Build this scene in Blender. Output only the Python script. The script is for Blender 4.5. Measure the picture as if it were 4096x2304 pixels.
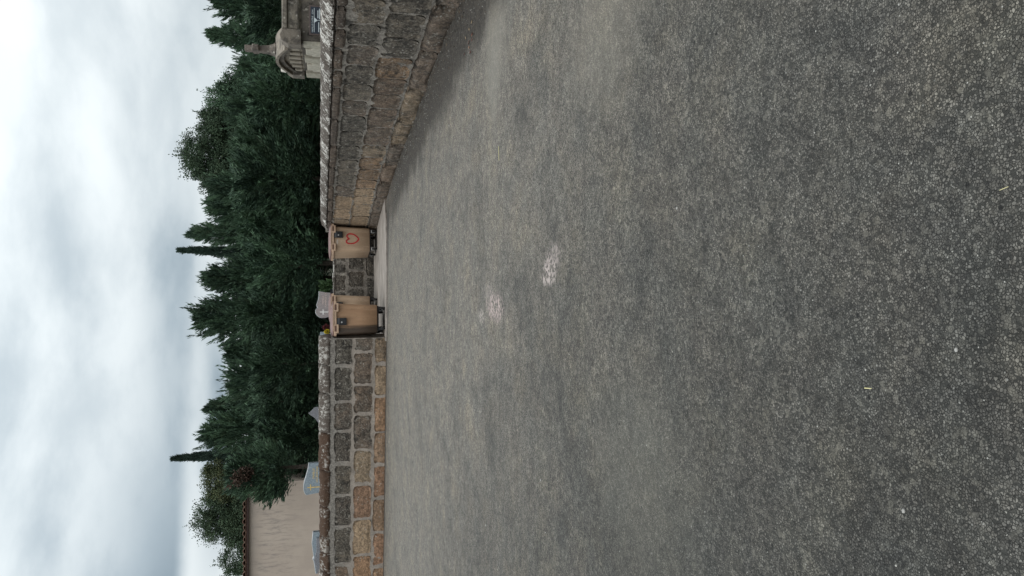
import bpy, bmesh, math, random
import numpy as np
from mathutils import Vector, Matrix, noise
R = math.radians
S = bpy.context.scene
COL = S.collection
for o in list(bpy.data.objects): bpy.data.objects.remove(o)

# ------------------------------------------------------------------ camera (phone held sideways: the picture lies on its side)
EYE = 1.5
PITCH = math.atan(766 / 3000)
cd = bpy.data.cameras.new('camera'); cam = bpy.data.objects.new('camera', cd); COL.objects.link(cam)
cd.sensor_width = 36; cd.lens = 3000 / 4096 * 36; cd.clip_start = 0.05; cd.clip_end = 3000
sp, cp = math.sin(PITCH), math.cos(PITCH)
cam.matrix_world = Matrix(((0, 1, 0, 0), (-sp, 0, -cp, 0), (-cp, 0, sp, EYE), (0, 0, 0, 1)))
S.camera = cam

# ------------------------------------------------------------------ sky, sun, exposure
SUN_EL, SUN_AZ = R(58), R(205)
W = bpy.data.worlds.new('World'); S.world = W; W.use_nodes = True
nt = W.node_tree; nt.nodes.clear()

class NG:
    """small helper that writes node chains"""
    def __init__(self, tree): self.t = tree
    def n(self, typ, **kw):
        x = self.t.nodes.new(typ)
        for k, v in kw.items(): setattr(x, k, v)
        return x
    def link(self, a, b): self.t.links.new(a, b)
    def put(self, sock, v):
        if hasattr(v, 'links'): self.link(v, sock)
        else: sock.default_value = v
    def math(self, op, a, b=0.0, c=None, clamp=False):
        x = self.n('ShaderNodeMath', operation=op, use_clamp=clamp)
        self.put(x.inputs[0], a); self.put(x.inputs[1], b)
        if c is not None: self.put(x.inputs[2], c)
        return x.outputs[0]
    def ss(self, v, lo, hi, a=0.0, b=1.0):
        x = self.n('ShaderNodeMapRange', interpolation_type='SMOOTHSTEP')
        self.put(x.inputs['Value'], v); x.inputs['From Min'].default_value = lo; x.inputs['From Max'].default_value = hi
        x.inputs['To Min'].default_value = a; x.inputs['To Max'].default_value = b
        return x.outputs[0]
    def mix(self, f, a, b, mode='MIX'):
        x = self.n('ShaderNodeMix', data_type='RGBA', blend_type=mode); x.clamp_factor = True
        self.put(x.inputs[0], f)
        for s, v in ((6, a), (7, b)):
            if isinstance(v, (tuple, list)): v = tuple(v) + ((1,) if len(v) == 3 else ())
            self.put(x.inputs[s], v)
        return x.outputs[2]
    def noise(self, vec, scale, detail=4, rough=0.55, dist=0.0, out='Fac'):
        x = self.n('ShaderNodeTexNoise'); self.link(vec, x.inputs['Vector'])
        x.inputs['Scale'].default_value = scale; x.inputs['Detail'].default_value = detail
        x.inputs['Roughness'].default_value = rough; x.inputs['Distortion'].default_value = dist
        return x.outputs[out]
    def voro(self, vec, scale, feature='F1', out='Distance', rnd=1.0):
        x = self.n('ShaderNodeTexVoronoi', feature=feature); self.link(vec, x.inputs['Vector'])
        x.inputs['Scale'].default_value = scale; x.inputs['Randomness'].default_value = rnd
        return x.outputs[out]
    def mapping(self, vec, scale=(1, 1, 1), loc=(0, 0, 0), rot=(0, 0, 0)):
        x = self.n('ShaderNodeMapping'); self.link(vec, x.inputs[0])
        x.inputs[1].default_value = loc; x.inputs[2].default_value = rot; x.inputs[3].default_value = scale
        return x.outputs[0]

g = NG(nt)
tc = g.n('ShaderNodeTexCoord').outputs['Generated']
sx = g.n('ShaderNodeSeparateXYZ'); g.link(tc, sx.inputs[0])
dx, dy, dz = sx.outputs
az = g.math('MULTIPLY', g.math('ARCTAN2', dx, dy), 57.2958)       # degrees, right positive
el = g.math('MULTIPLY', g.math('ARCSINE', dz), 57.2958)
cv = g.n('ShaderNodeCombineXYZ')                                   # cloud layer seen in perspective
den = g.math('ADD', g.math('MAXIMUM', dz, 0.0), 0.10)
g.link(g.math('DIVIDE', dx, den), cv.inputs[0]); g.link(g.math('DIVIDE', dy, den), cv.inputs[1])
clv = cv.outputs[0]
w1 = g.math('SUBTRACT', g.noise(g.mapping(tc, scale=(6, 6, 11), loc=(3, 1, 2)), 1.0, 6, 0.55), 0.5)
w2 = g.math('SUBTRACT', g.noise(g.mapping(clv, loc=(7, 3, 1)), 0.55, 4, 0.5), 0.5)
azw = g.math('ADD', az, g.math('MULTIPLY', w1, 7.0))
elw = g.math('ADD', el, g.math('MULTIPLY', w1, 3.2))
def blob(a0, e0, sa, se, slope=0.0):
    u = g.math('DIVIDE', g.math('SUBTRACT', azw, a0), sa)
    v = g.math('DIVIDE', g.math('SUBTRACT', g.math('SUBTRACT', elw, e0), g.math('MULTIPLY', g.math('SUBTRACT', azw, a0), slope)), se)
    q = g.math('ADD', g.math('MULTIPLY', u, u), g.math('MULTIPLY', v, v))
    return g.math('EXPONENT', g.math('MULTIPLY', q, -1.0))
def edge(e0, slope, lo, hi):                                       # bottom edge of a cloud bank
    v = g.math('SUBTRACT', g.math('ADD', el, g.math('MULTIPLY', w1, 1.2)), g.math('ADD', g.math('MULTIPLY', az, slope), e0))
    return g.ss(v, lo, hi)
dark = g.math('MULTIPLY', g.math('MULTIPLY', blob(-25, 10.0, 17, 5.5, -0.10), edge(8.7, 0.0, -0.4, 0.9)), 1.0)
for b, k in ((g.math('MULTIPLY', blob(0, 9.6, 8, 2.0), edge(8.2, 0, -0.5, 0.8)), 0.48),
             (g.math('MULTIPLY', blob(-9, 7.0, 9, 1.3), edge(6.1, 0, -0.4, 0.7)), 0.75),
             (blob(3, 16.8, 8, 2.0, 0.12), 0.27), (blob(-8, 19.3, 10, 1.6, 0.1), 0.30),
             (blob(19, 8.0, 9, 2.2), 0.30), (blob(22, 21.0, 6, 1.5), 0.35), (blob(10, 12.2, 10, 1.4, 0.1), 0.15),
             (blob(-18, 17.0, 10, 1.3, -0.1), 0.22)):
    dark = g.math('ADD', dark, g.math('MULTIPLY', b, k))
gen = g.ss(g.noise(g.mapping(tc, scale=(5.0, 5.0, 12.0), rot=(0, 0.10, 0)), 1.0, 6, 0.55, 0.1), 0.40, 0.70)
dark = g.math('ADD', dark, g.math('MULTIPLY', gen, 0.27))
dark = g.math('ADD', dark, g.math('MULTIPLY', w1, 0.25), clamp=True)
ccol = g.n('ShaderNodeValToRGB'); g.link(dark, ccol.inputs[0])
cr = ccol.color_ramp; cr.elements[0].position = 0; cr.elements[0].color = (0.600, 0.640, 0.650, 1)
cr.elements[1].position = 1; cr.elements[1].color = (0.175, 0.225, 0.264, 1)
e = cr.elements.new(0.35); e.color = (0.445, 0.492, 0.515, 1)
e = cr.elements.new(0.7); e.color = (0.285, 0.338, 0.374, 1)
sky = g.n('ShaderNodeTexSky', sky_type='NISHITA'); sky.sun_disc = False
sky.sun_elevation = SUN_EL; sky.sun_rotation = SUN_AZ
cl10 = g.mix(1.0, ccol.outputs[0], (10.5, 10.5, 10.5), 'MULTIPLY')
ovc = g.n('ShaderNodeVectorMath', operation='SCALE'); g.link(cl10, ovc.inputs[0])   # overcast sky: brightness grows evenly with height
g.link(g.math('ADD', 0.78, g.math('MULTIPLY', g.math('MAXIMUM', dz, 0.0), 1.0)), ovc.inputs['Scale'])
full = g.mix(0.96, sky.outputs[0], ovc.outputs[0])
bg = g.n('ShaderNodeBackground'); g.link(full, bg.inputs[0]); bg.inputs[1].default_value = 0.1
wo = g.n('ShaderNodeOutputWorld'); g.link(bg.outputs[0], wo.inputs[0])

sl = bpy.data.lights.new('sun', 'SUN'); sl.energy = 0.6; sl.angle = R(25); sl.color = (1, 0.96, 0.9)
so = bpy.data.objects.new('sun', sl); COL.objects.link(so)
sd = Vector((math.sin(SUN_AZ) * math.cos(SUN_EL), math.cos(SUN_AZ) * math.cos(SUN_EL), math.sin(SUN_EL)))
so.rotation_euler = (-sd).to_track_quat('-Z', 'Y').to_euler(); so.location = (0, 0, 20)
S.view_settings.view_transform = 'Standard'; S.view_settings.look = 'None'
S.view_settings.exposure = 0.6; S.view_settings.gamma = 1; S.view_settings.use_curve_mapping = False
try: S.render.engine = 'CYCLES'
except Exception: pass

# ------------------------------------------------------------------ object helpers
def obj(name, me, mat=None, parent=None):
    o = bpy.data.objects.new(name, me); COL.objects.link(o)
    if mat is not None and me is not None and not me.materials: me.materials.append(mat)
    if parent is not None: o.parent = parent
    return o
def tag(o, label=None, cat=None, group=None, kind=None):
    for k, v in (('label', label), ('category', cat), ('group', group), ('kind', kind)):
        if v: o[k] = v
    return o
def thing(name, label, cat, loc=(0, 0, 0), rz=0.0, group=None):
    o = bpy.data.objects.new(name, None); COL.objects.link(o)
    o.location = loc; o.rotation_euler = (0, 0, rz); o.empty_display_size = 0.2
    return tag(o, label, cat, group)
def mesh(name, verts, faces, smooth=False):
    me = bpy.data.meshes.new(name); me.from_pydata([tuple(v) for v in verts], [], faces)
    if smooth: me.polygons.foreach_set('use_smooth', [True] * len(me.polygons))
    me.update(); return me
class MB:
    """collects shapes into one bmesh"""
    def __init__(self): self.b = bmesh.new()
    def box(self, x0, x1, y0, y1, z0, z1, bev=0.0):
        t = bmesh.new(); bmesh.ops.create_cube(t, size=1)
        bmesh.ops.scale(t, vec=(x1 - x0, y1 - y0, z1 - z0), verts=t.verts)
        bmesh.ops.translate(t, vec=((x0 + x1) / 2, (y0 + y1) / 2, (z0 + z1) / 2), verts=t.verts)
        if bev: bmesh.ops.bevel(t, geom=t.edges[:], offset=bev, segments=2, affect='EDGES', profile=0.5)
        self.add(t); return self
    def cyl(self, p0, p1, r0, r1=None, n=12):
        r1 = r0 if r1 is None else r1
        p0, p1 = Vector(p0), Vector(p1); d = p1 - p0
        t = bmesh.new(); bmesh.ops.create_cone(t, cap_ends=True, segments=n, radius1=r0, radius2=r1, depth=d.length)
        bmesh.ops.transform(t, matrix=Matrix.Translation((p0 + p1) / 2) @ d.to_track_quat('Z', 'Y').to_matrix().to_4x4(), verts=t.verts)
        self.add(t); return self
    def prism(self, pts, axis, a0, a1, bev=0.0):
        """pts 2-D outline, extruded along axis ('x','y','z') from a0 to a1"""
        t = bmesh.new(); n = len(pts)
        f = {'x': lambda p, a: (a, p[0], p[1]), 'y': lambda p, a: (p[0], a, p[1]), 'z': lambda p, a: (p[0], p[1], a)}[axis]
        A = [t.verts.new(f(p, a0)) for p in pts]; B = [t.verts.new(f(p, a1)) for p in pts]
        t.faces.new(A); t.faces.new(B[::-1])
        for i in range(n): t.faces.new((A[i], B[i], B[(i + 1) % n], A[(i + 1) % n]))
        bmesh.ops.recalc_face_normals(t, faces=t.faces)
        if bev:
            es = [e for e in t.edges if len(e.link_faces) == 2 and e.calc_face_angle(0) > 0.6]
            bmesh.ops.bevel(t, geom=es, offset=bev, segments=2, affect='EDGES', profile=0.5)
        self.add(t); return self
    def loft(self, rings, cap0=True, cap1=True):
        t = bmesh.new(); L = [[t.verts.new(p) for p in r] for r in rings]
        n = len(rings[0])
        for a, b in zip(L, L[1:]):
            for i in range(n): t.faces.new((a[i], a[(i + 1) % n], b[(i + 1) % n], b[i]))
        if cap0: t.faces.new(L[0][::-1])
        if cap1: t.faces.new(L[-1])
        bmesh.ops.recalc_face_normals(t, faces=t.faces); self.add(t); return self
    def add(self, t):
        me = bpy.data.meshes.new('tmp'); t.to_mesh(me); t.free(); self.b.from_mesh(me); bpy.data.meshes.remove(me)
    def build(self, name, mat, parent=None, smooth=False):
        me = bpy.data.meshes.new(name); self.b.to_mesh(me); self.b.free()
        if smooth: me.shade_smooth() if hasattr(me, 'shade_smooth') else None
        return obj(name, me, mat, parent)
def rrect(w, d, r, z, yc=0.0, n=5):
    pts = []
    for cx, cy, a0 in ((w / 2 - r, d / 2 - r, 0), (-w / 2 + r, d / 2 - r, 90), (-w / 2 + r, -d / 2 + r, 180), (w / 2 - r, -d / 2 + r, 270)):
        for i in range(n + 1):
            a = R(a0 + 90 * i / n); pts.append((cx + r * math.cos(a), yc + cy + r * math.sin(a), z))
    return pts
def text_mesh(s, size, depth=0.002):
    c = bpy.data.curves.new('lettering', 'FONT'); c.body = s; c.size = size; c.extrude = depth
    c.align_x = 'LEFT'; c.resolution_u = 3
    o = bpy.data.objects.new('lettering', c); COL.objects.link(o)
    dg = bpy.context.evaluated_depsgraph_get(); me = bpy.data.meshes.new_from_object(o.evaluated_get(dg))
    bpy.data.objects.remove(o); bpy.data.curves.remove(c); return me

# ------------------------------------------------------------------ materials
def mat(name, fn, rough=0.85, spec=0.3):
    m = bpy.data.materials.new(name); m.use_nodes = True; t = m.node_tree; t.nodes.clear()
    q = NG(t); out = q.n('ShaderNodeOutputMaterial'); b = q.n('ShaderNodeBsdfPrincipled')
    q.link(b.outputs[0], out.inputs[0]); b.inputs['Roughness'].default_value = rough
    b.inputs['Specular IOR Level'].default_value = spec
    fn(q, b); return m
def bump(q, b, h, strength=0.5, dist=0.01):
    x = q.n('ShaderNodeBump'); x.inputs['Strength'].default_value = strength; x.inputs['Distance'].default_value = dist
    q.link(h, x.inputs['Height']); q.link(x.outputs[0], b.inputs['Normal'])
def pos(q): return q.n('ShaderNodeNewGeometry').outputs['Position']
def ocoord(q): return q.n('ShaderNodeTexCoord').outputs['Object']

def plain(name, col, rough=0.6, var=0.25, scale=9.0, bmp=0.15, dirt=0.0, dirtcol=(0.06, 0.05, 0.045), spec=0.3):
    def f(q, b):
        p = ocoord(q)
        n = q.noise(p, scale, 5, 0.6)
        c = q.mix(q.ss(n, 0.3, 0.7), tuple(x * (1 - var) for x in col), tuple(min(1, x * (1 + var)) for x in col))
        if dirt:
            d = q.ss(q.noise(q.mapping(p, scale=(6, 6, 1.2), loc=(3, 1, 2)), 2.2, 5, 0.65), 0.55, 0.75, 0, dirt)
            c = q.mix(d, c, dirtcol)
        q.link(c, b.inputs['Base Color'])
        if bmp: bump(q, b, q.noise(p, scale * 12, 3), bmp, 0.004)
    return mat(name, f, rough, spec)


def f_cap(q, b):
    """coping stone crusted with pale and dark lichen in streaks that run down the slope"""
    p = pos(q); oi = q.n('ShaderNodeObjectInfo')
    mid = q.noise(q.mapping(p, scale=(1, 1, 0.45)), 17, 6, 0.7, 0.5); fin = q.noise(p, 60, 4, 0.7)
    big = q.noise(q.mapping(p, loc=(3, 3, 3)), 2.3, 4)
    c = q.mix(q.ss(fin, 0.35, 0.7), (0.06, 0.053, 0.047), (0.14, 0.128, 0.115))
    z = q.n('ShaderNodeSeparateXYZ'); q.link(q.n('ShaderNodeNewGeometry').outputs['Normal'], z.inputs[0])
    up = q.ss(z.outputs[2], 0.12, 0.5)
    pale = q.ss(q.math('ADD', q.math('ADD', mid, q.math('MULTIPLY', q.math('SUBTRACT', big, 0.5), 0.7)), q.math('MULTIPLY', q.math('SUBTRACT', fin, 0.5), 0.25)), 0.52, 0.63)
    cs = q.n('ShaderNodeSeparateColor'); q.link(oi.outputs['Color'], cs.inputs[0])
    am = q.math('ADD', q.math('MULTIPLY', up, oi.outputs['Alpha']), cs.outputs[0], clamp=True)
    c = q.mix(1.0, c, q.mix(cs.outputs[1], (1, 1, 1), (0.66, 0.46, 0.36)), 'MULTIPLY')
    c = q.mix(q.math('MULTIPLY', pale, am), c, q.mix(fin, (0.36, 0.34, 0.31), (0.62, 0.60, 0.56)))
    q.link(c, b.inputs['Base Color'])
    bump(q, b, q.math('ADD', mid, q.math('MULTIPLY', fin, 0.4)), 0.8, 0.02)
M_cap = mat('lichened_coping', f_cap, 0.95, 0.15)

def weather(q, p, c, amt):
    """black crust and pale lichen that spread over stones and joints alike"""
    a = q.noise(q.mapping(p, loc=(2, 4, 6)), 5.5, 7, 0.72, 0.6); e_ = q.noise(q.mapping(p, loc=(7, 2, 3)), 12.5, 6, 0.74, 0.4)
    c = q.mix(q.math('MULTIPLY', q.ss(a, 0.49, 0.62), amt), c, (0.026, 0.024, 0.022))
    return q.mix(q.math('MULTIPLY', q.ss(e_, 0.555, 0.65), q.math('MULTIPLY', amt, 0.85)), c, (0.34, 0.315, 0.275))
def f_mortar_dark(q, b):
    p = pos(q); n = q.noise(p, 6, 5, 0.6); fn = q.noise(p, 40, 4, 0.7)
    c = q.mix(q.ss(n, 0.3, 0.7), (0.15, 0.135, 0.118), (0.31, 0.28, 0.245)); c = q.mix(q.ss(fn, 0.55, 0.35, 0, 0.6), c, (0.07, 0.063, 0.057))
    q.link(weather(q, p, c, 0.8), b.inputs['Base Color']); bump(q, b, q.math('ADD', n, q.math('MULTIPLY', fn, 0.6)), 0.8, 0.02)
M_mortar_dark = mat('weathered_mortar', f_mortar_dark, 0.95, 0.15)
def f_stone(q, b):
    """weathered sandstone: object colour, alpha = how much dark crust"""
    p = pos(q); oi = q.n('ShaderNodeObjectInfo')
    big = q.noise(p, 3.2, 5, 0.6, 0.4); mid = q.noise(q.mapping(p, loc=(4, 9, 2)), 13, 5, 0.65); fin = q.noise(p, 70, 4, 0.7)
    md2 = q.noise(q.mapping(p, loc=(6, 1, 4)), 27, 5, 0.7)
    c = q.mix(q.ss(q.math('ADD', q.math('MULTIPLY', mid, 0.6), q.math('MULTIPLY', md2, 0.4)), 0.36, 0.64), q.mix(1.0, oi.outputs['Color'], (0.50, 0.48, 0.46), 'MULTIPLY'), q.mix(1.0, oi.outputs['Color'], (1.4, 1.32, 1.22), 'MULTIPLY'))
    crust = q.math('ADD', q.math('MULTIPLY', q.math('ADD', big, q.math('MULTIPLY', mid, 0.6)), 0.9), q.math('MULTIPLY', oi.outputs['Alpha'], 0.85))
    crust = q.ss(crust, 0.92, 1.42)
    c = q.mix(q.math('MULTIPLY', crust, 0.88), c, q.mix(q.ss(md2, 0.38, 0.66), (0.030, 0.027, 0.024), (0.150, 0.136, 0.116)))
    c = q.mix(q.ss(fin, 0.52, 0.75, 0, 0.45), c, q.mix(1.0, c, (1.8, 1.75, 1.7), 'MULTIPLY'))
    c = q.mix(q.ss(fin, 0.50, 0.28, 0, 0.6), c, (0.03, 0.027, 0.024))
    v = q.voro(q.mapping(p, loc=(1, 2, 3)), 16); v2 = q.noise(q.mapping(p, loc=(8, 1, 5)), 5, 3)
    li = q.math('MULTIPLY', q.ss(q.math('ADD', v, q.math('MULTIPLY', q.math('SUBTRACT', fin, 0.5), 0.5)), 0.30, 0.16), q.ss(v2, 0.5, 0.66))
    c = q.mix(q.math('MULTIPLY', li, 0.8), c, (0.40, 0.38, 0.34))
    c = q.mix(q.math('MULTIPLY', q.ss(q.noise(q.mapping(p, loc=(9, 9, 1)), 21, 6, 0.75), 0.60, 0.68), q.math('MULTIPLY', crust, 0.55)), c, (0.33, 0.31, 0.275))
    c = weather(q, p, c, q.math('MULTIPLY', q.ss(oi.outputs['Alpha'], 0.1, 0.6), 0.85))
    q.link(c, b.inputs['Base Color'])
    h = q.math('ADD', q.math('MULTIPLY', mid, 0.8), q.math('ADD', q.math('MULTIPLY', fin, 0.45), q.math('MULTIPLY', q.noise(p, 30, 3), 0.5)))
    bump(q, b, h, 0.9, 0.04)
M_stone = mat('weathered_stone', f_stone, 0.92, 0.2)
def f_mortar(q, b):
    p = pos(q); n = q.noise(p, 6, 5, 0.6); fn = q.noise(p, 55, 4, 0.7)
    c = q.mix(q.ss(n, 0.3, 0.7), (0.22, 0.192, 0.166), (0.36, 0.312, 0.270))
    c = q.mix(q.ss(fn, 0.55, 0.35, 0, 0.5), c, (0.10, 0.09, 0.082))
    z = q.n('ShaderNodeSeparateXYZ'); q.link(p, z.inputs[0])
    grime = q.math('MULTIPLY', q.ss(q.math('ADD', z.outputs[2], q.math('MULTIPLY', n, 0.9)), 1.15, 1.65), 0.72)
    c = q.mix(grime, c, q.mix(q.ss(q.noise(p, 24, 4, 0.7), 0.4, 0.6), (0.10, 0.097, 0.09), (0.24, 0.225, 0.205)))
    q.link(c, b.inputs['Base Color']); bump(q, b, q.math('ADD', n, q.math('MULTIPLY', fn, 0.5)), 0.7, 0.015)
M_mortar = mat('lime_mortar', f_mortar, 0.95, 0.15)

# wall foot line of the right-hand wall (x as a function of y), used for the dirt that collects along it
RW = [(3.62, 2.0), (3.42, 5.5), (3.26, 8.0), (3.08, 10.3), (2.86, 12.2), (2.60, 14.7), (2.30, 17.0), (1.98, 18.8), (1.70, 20.2), (1.56, 21.55)]

def f_asphalt(q, b):
    p = pos(q); s = q.n('ShaderNodeSeparateXYZ'); q.link(p, s.inputs[0]); X, Y, Z = s.outputs
    big = q.noise(p, 0.55, 5, 0.55, 0.6); med = q.noise(q.mapping(p, loc=(5, 2, 0), scale=(1, 0.8, 1)), 2.1, 5, 0.6)
    SC = 128
    dv = q.n('ShaderNodeVectorMath', operation='SCALE'); q.link(q.noise(p, 150, 2, 0.5, 0, 'Color'), dv.inputs[0]); dv.inputs['Scale'].default_value = 0.006
    av = q.n('ShaderNodeVectorMath', operation='ADD'); q.link(p, av.inputs[0]); q.link(dv.outputs[0], av.inputs[1]); pw = av.outputs[0]
    v1 = q.n('ShaderNodeTexVoronoi'); q.link(pw, v1.inputs['Vector']); v1.inputs['Scale'].default_value = SC
    v2 = q.n('ShaderNodeTexVoronoi'); q.link(q.mapping(p, loc=(3, 5, 0)), v2.inputs['Vector']); v2.inputs['Scale'].default_value = 170
    r1 = q.n('ShaderNodeSeparateColor'); q.link(v1.outputs['Color'], r1.inputs[0])
    r2 = q.n('ShaderNodeSeparateColor'); q.link(v2.outputs['Color'], r2.inputs[0])
    # binder and stone chips
    ve = q.n('ShaderNodeTexVoronoi', feature='DISTANCE_TO_EDGE'); q.link(pw, ve.inputs['Vector']); ve.inputs['Scale'].default_value = SC
    chip = q.ss(ve.outputs['Distance'], 0.02, 0.13)
    chip = q.math('MULTIPLY', chip, q.ss(r1.outputs[1], 0.10, 0.30))
    shade = q.math('POWER', r1.outputs[0], 1.7)
    c = q.mix(shade, (0.078, 0.077, 0.073), (0.275, 0.267, 0.250))
    c = q.mix(q.math('MULTIPLY', q.ss(r1.outputs[1], 0.62, 0.9), 0.40), c, (0.19, 0.178, 0.160))
    c = q.mix(chip, (0.032, 0.032, 0.030), c)
    c2 = q.mix(r2.outputs[0], (0.055, 0.058, 0.055), (0.17, 0.172, 0.16))
    big_chip = q.voro(q.mapping(pw, loc=(4, 1, 0)), 62, out='Color'); sb = q.n('ShaderNodeSeparateColor'); q.link(big_chip, sb.inputs[0])
    c = q.mix(q.ss(sb.outputs[0], 0.80, 0.86, 0, 0.75), c, q.mix(sb.outputs[1], (0.07, 0.068, 0.063), (0.23, 0.222, 0.20)))
    c = q.mix(0.20, c, c2)
    c = q.mix(q.math('MULTIPLY', q.ss(r1.outputs[2], 0.990, 0.994, 0, 0.8), q.ss(v1.outputs['Distance'], 0.5, 0.35)), c, (0.50, 0.50, 0.47))      # a few pale chips
    c = q.mix(q.ss(q.noise(p, 9.0, 3), 0.25, 0.75), q.mix(1.0, c, (0.78, 0.78, 0.79), 'MULTIPLY'), q.mix(1.0, c, (1.22, 1.22, 1.2), 'MULTIPLY'))
    g1 = q.n('ShaderNodeSeparateColor'); q.link(q.voro(q.mapping(pw, loc=(6, 3, 0)), 46, out='Color'), g1.inputs[0])      # coarser grit in the mix
    g2 = q.n('ShaderNodeSeparateColor'); q.link(q.voro(q.mapping(pw, loc=(2, 9, 0), scale=(1, 0.7, 1)), 24, out='Color'), g2.inputs[0])
    gk = q.math('ADD', q.math('MULTIPLY', g1.outputs[0], 0.36), q.math('ADD', q.math('MULTIPLY', g2.outputs[0], 0.10), 0.77))
    gs = q.n('ShaderNodeVectorMath', operation='SCALE'); q.link(c, gs.inputs[0]); q.link(gk, gs.inputs['Scale']); c = gs.outputs[0]
    # light ramp in the colour, then worn, dusty areas and darker, more bituminous areas
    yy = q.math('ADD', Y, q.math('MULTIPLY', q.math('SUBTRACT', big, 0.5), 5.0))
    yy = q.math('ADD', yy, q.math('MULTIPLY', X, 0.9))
    light_ramp = q.ss(yy, 0.8, 8.3)  # near shade and far sheen painted into the asphalt colour
    c = q.mix(light_ramp, q.mix(1.0, c, (0.66, 0.655, 0.635), 'MULTIPLY'), q.mix(1.0, c, (1.80, 1.70, 1.60), 'MULTIPLY'))
    hue = q.noise(q.mapping(p, loc=(9, 4, 0)), 2.6, 4, 0.6)
    c = q.mix(q.ss(hue, 0.32, 0.68), q.mix(1.0, c, (0.985, 0.985, 0.99), 'MULTIPLY'), q.mix(1.0, c, (1.045, 1.005, 0.985), 'MULTIPLY'))
    c = q.mix(q.ss(med, 0.48, 0.70, 0, 0.50), c, q.mix(1.0, c, (1.35, 1.29, 1.16), 'MULTIPLY'))
    c = q.mix(q.ss(med, 0.47, 0.28, 0, 0.75), c, q.mix(1.0, c, (0.62, 0.64, 0.66), 'MULTIPLY'))
    st2 = q.noise(q.mapping(p, loc=(1, 7, 0), scale=(0.8, 1, 1)), 1.05, 6, 0.6, 1.2)
    c = q.mix(q.ss(st2, 0.47, 0.34, 0, 0.8), c, q.mix(1.0, c, (0.70, 0.71, 0.72), 'MULTIPLY'))
    c = q.mix(q.ss(st2, 0.55, 0.70, 0, 0.7), c, q.mix(1.0, c, (1.22, 1.19, 1.12), 'MULTIPLY'))
    fine = q.noise(p, 40, 4, 0.7)
    def patch(x0, y0, sx_, sy_, wob=0.5):
        u = q.math('DIVIDE', q.math('SUBTRACT', X, x0), sx_); v = q.math('DIVIDE', q.math('SUBTRACT', Y, y0), sy_)
        d = q.math('SQRT', q.math('ADD', q.math('MULTIPLY', u, u), q.math('MULTIPLY', v, v)))
        return q.math('ADD', d, q.math('MULTIPLY', q.math('SUBTRACT', q.noise(p, 6.5, 5, 0.65), 0.5), wob * 4))
    def paint(d, lo, hi, amt, col, grit=True):
        nonlocal c
        m = q.ss(d, hi, lo, 0, amt)
        if grit: m = q.math('MULTIPLY', m, q.ss(q.math('ADD', q.math('MULTIPLY', q.noise(p, 24, 4, 0.7), 0.75), q.math('MULTIPLY', g1.outputs[1], 0.25)), 0.43, 0.56))
        c = q.mix(m, c, col)
    # spilt pinkish mortar residue, two spots
    paint(patch(0.105, 4.88, 0.095, 0.17, 0.42), 0.5, 1.2, 1.0, (0.54, 0.46, 0.43))
    paint(patch(0.20, 4.76, 0.10, 0.16, 0.5), 0.4, 1.3, 0.65, (0.46, 0.39, 0.365))
    paint(patch(-0.17, 6.48, 0.125, 0.30, 0.42), 0.6, 1.35, 0.95, (0.54, 0.43, 0.405))
    paint(patch(-0.27, 7.05, 0.07, 0.16, 0.45), 0.5, 1.2, 0.85, (0.48, 0.42, 0.38))
    paint(patch(-0.03, 6.75, 0.09, 0.22, 0.5), 0.4, 1.3, 0.5, (0.44, 0.38, 0.35))
    # pale dust washed along the right side
    paint(patch(2.30, 6.45, 0.55, 0.50, 0.35), 0.3, 1.5, 0.50, (0.34, 0.315, 0.27), False)
    paint(patch(1.85, 6.55, 0.45, 0.25, 0.35), 0.3, 1.5, 0.28, (0.32, 0.30, 0.26), False)
    paint(patch(1.45, 3.85, 0.40, 0.50, 0.4), 0.3, 1.7, 0.30, (0.32, 0.29, 0.24), False)
    paint(patch(-0.9, 3.4, 0.5, 0.6, 0.5), 0.3, 1.5, 0.20, (0.24, 0.23, 0.19), False)
    # damp moss and dirt along the foot of the right wall
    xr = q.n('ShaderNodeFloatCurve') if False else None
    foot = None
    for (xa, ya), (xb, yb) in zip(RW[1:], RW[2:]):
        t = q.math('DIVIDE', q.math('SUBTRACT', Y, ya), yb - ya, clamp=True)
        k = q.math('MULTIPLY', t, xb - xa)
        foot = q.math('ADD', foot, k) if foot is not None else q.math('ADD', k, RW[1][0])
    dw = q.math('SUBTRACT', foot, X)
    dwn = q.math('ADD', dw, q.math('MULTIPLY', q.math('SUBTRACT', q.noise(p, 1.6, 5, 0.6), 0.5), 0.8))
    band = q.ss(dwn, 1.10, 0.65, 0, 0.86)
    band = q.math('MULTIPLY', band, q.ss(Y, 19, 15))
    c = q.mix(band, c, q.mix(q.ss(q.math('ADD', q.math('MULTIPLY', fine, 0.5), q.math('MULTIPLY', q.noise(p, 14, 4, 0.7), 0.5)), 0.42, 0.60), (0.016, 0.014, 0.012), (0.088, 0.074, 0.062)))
    dl = q.math('ADD', q.math('MULTIPLY', q.math('ADD', X, 1.166), -0.1569), q.math('MULTIPLY', q.math('SUBTRACT', Y, 17.843), -0.9876))  # contact shadow along the left wall's foot, painted as a dark band
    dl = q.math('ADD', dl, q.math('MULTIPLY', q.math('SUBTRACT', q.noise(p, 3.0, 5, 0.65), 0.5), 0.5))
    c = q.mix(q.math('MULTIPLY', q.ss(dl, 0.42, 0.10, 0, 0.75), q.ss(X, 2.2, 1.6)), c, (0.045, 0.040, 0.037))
    # holes where a chip came out
    pit = q.voro(q.mapping(p, loc=(2, 8, 0)), 7.0)
    c = q.mix(q.ss(pit, 0.06, 0.035, 0, 0.85), c, (0.012, 0.012, 0.012)); q.link(c, b.inputs['Base Color'])
    h = q.math('ADD', q.math('MULTIPLY', chip, 0.55), q.math('MULTIPLY', q.ss(v2.outputs['Distance'], 0.7, 0.1), 0.3))
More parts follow.
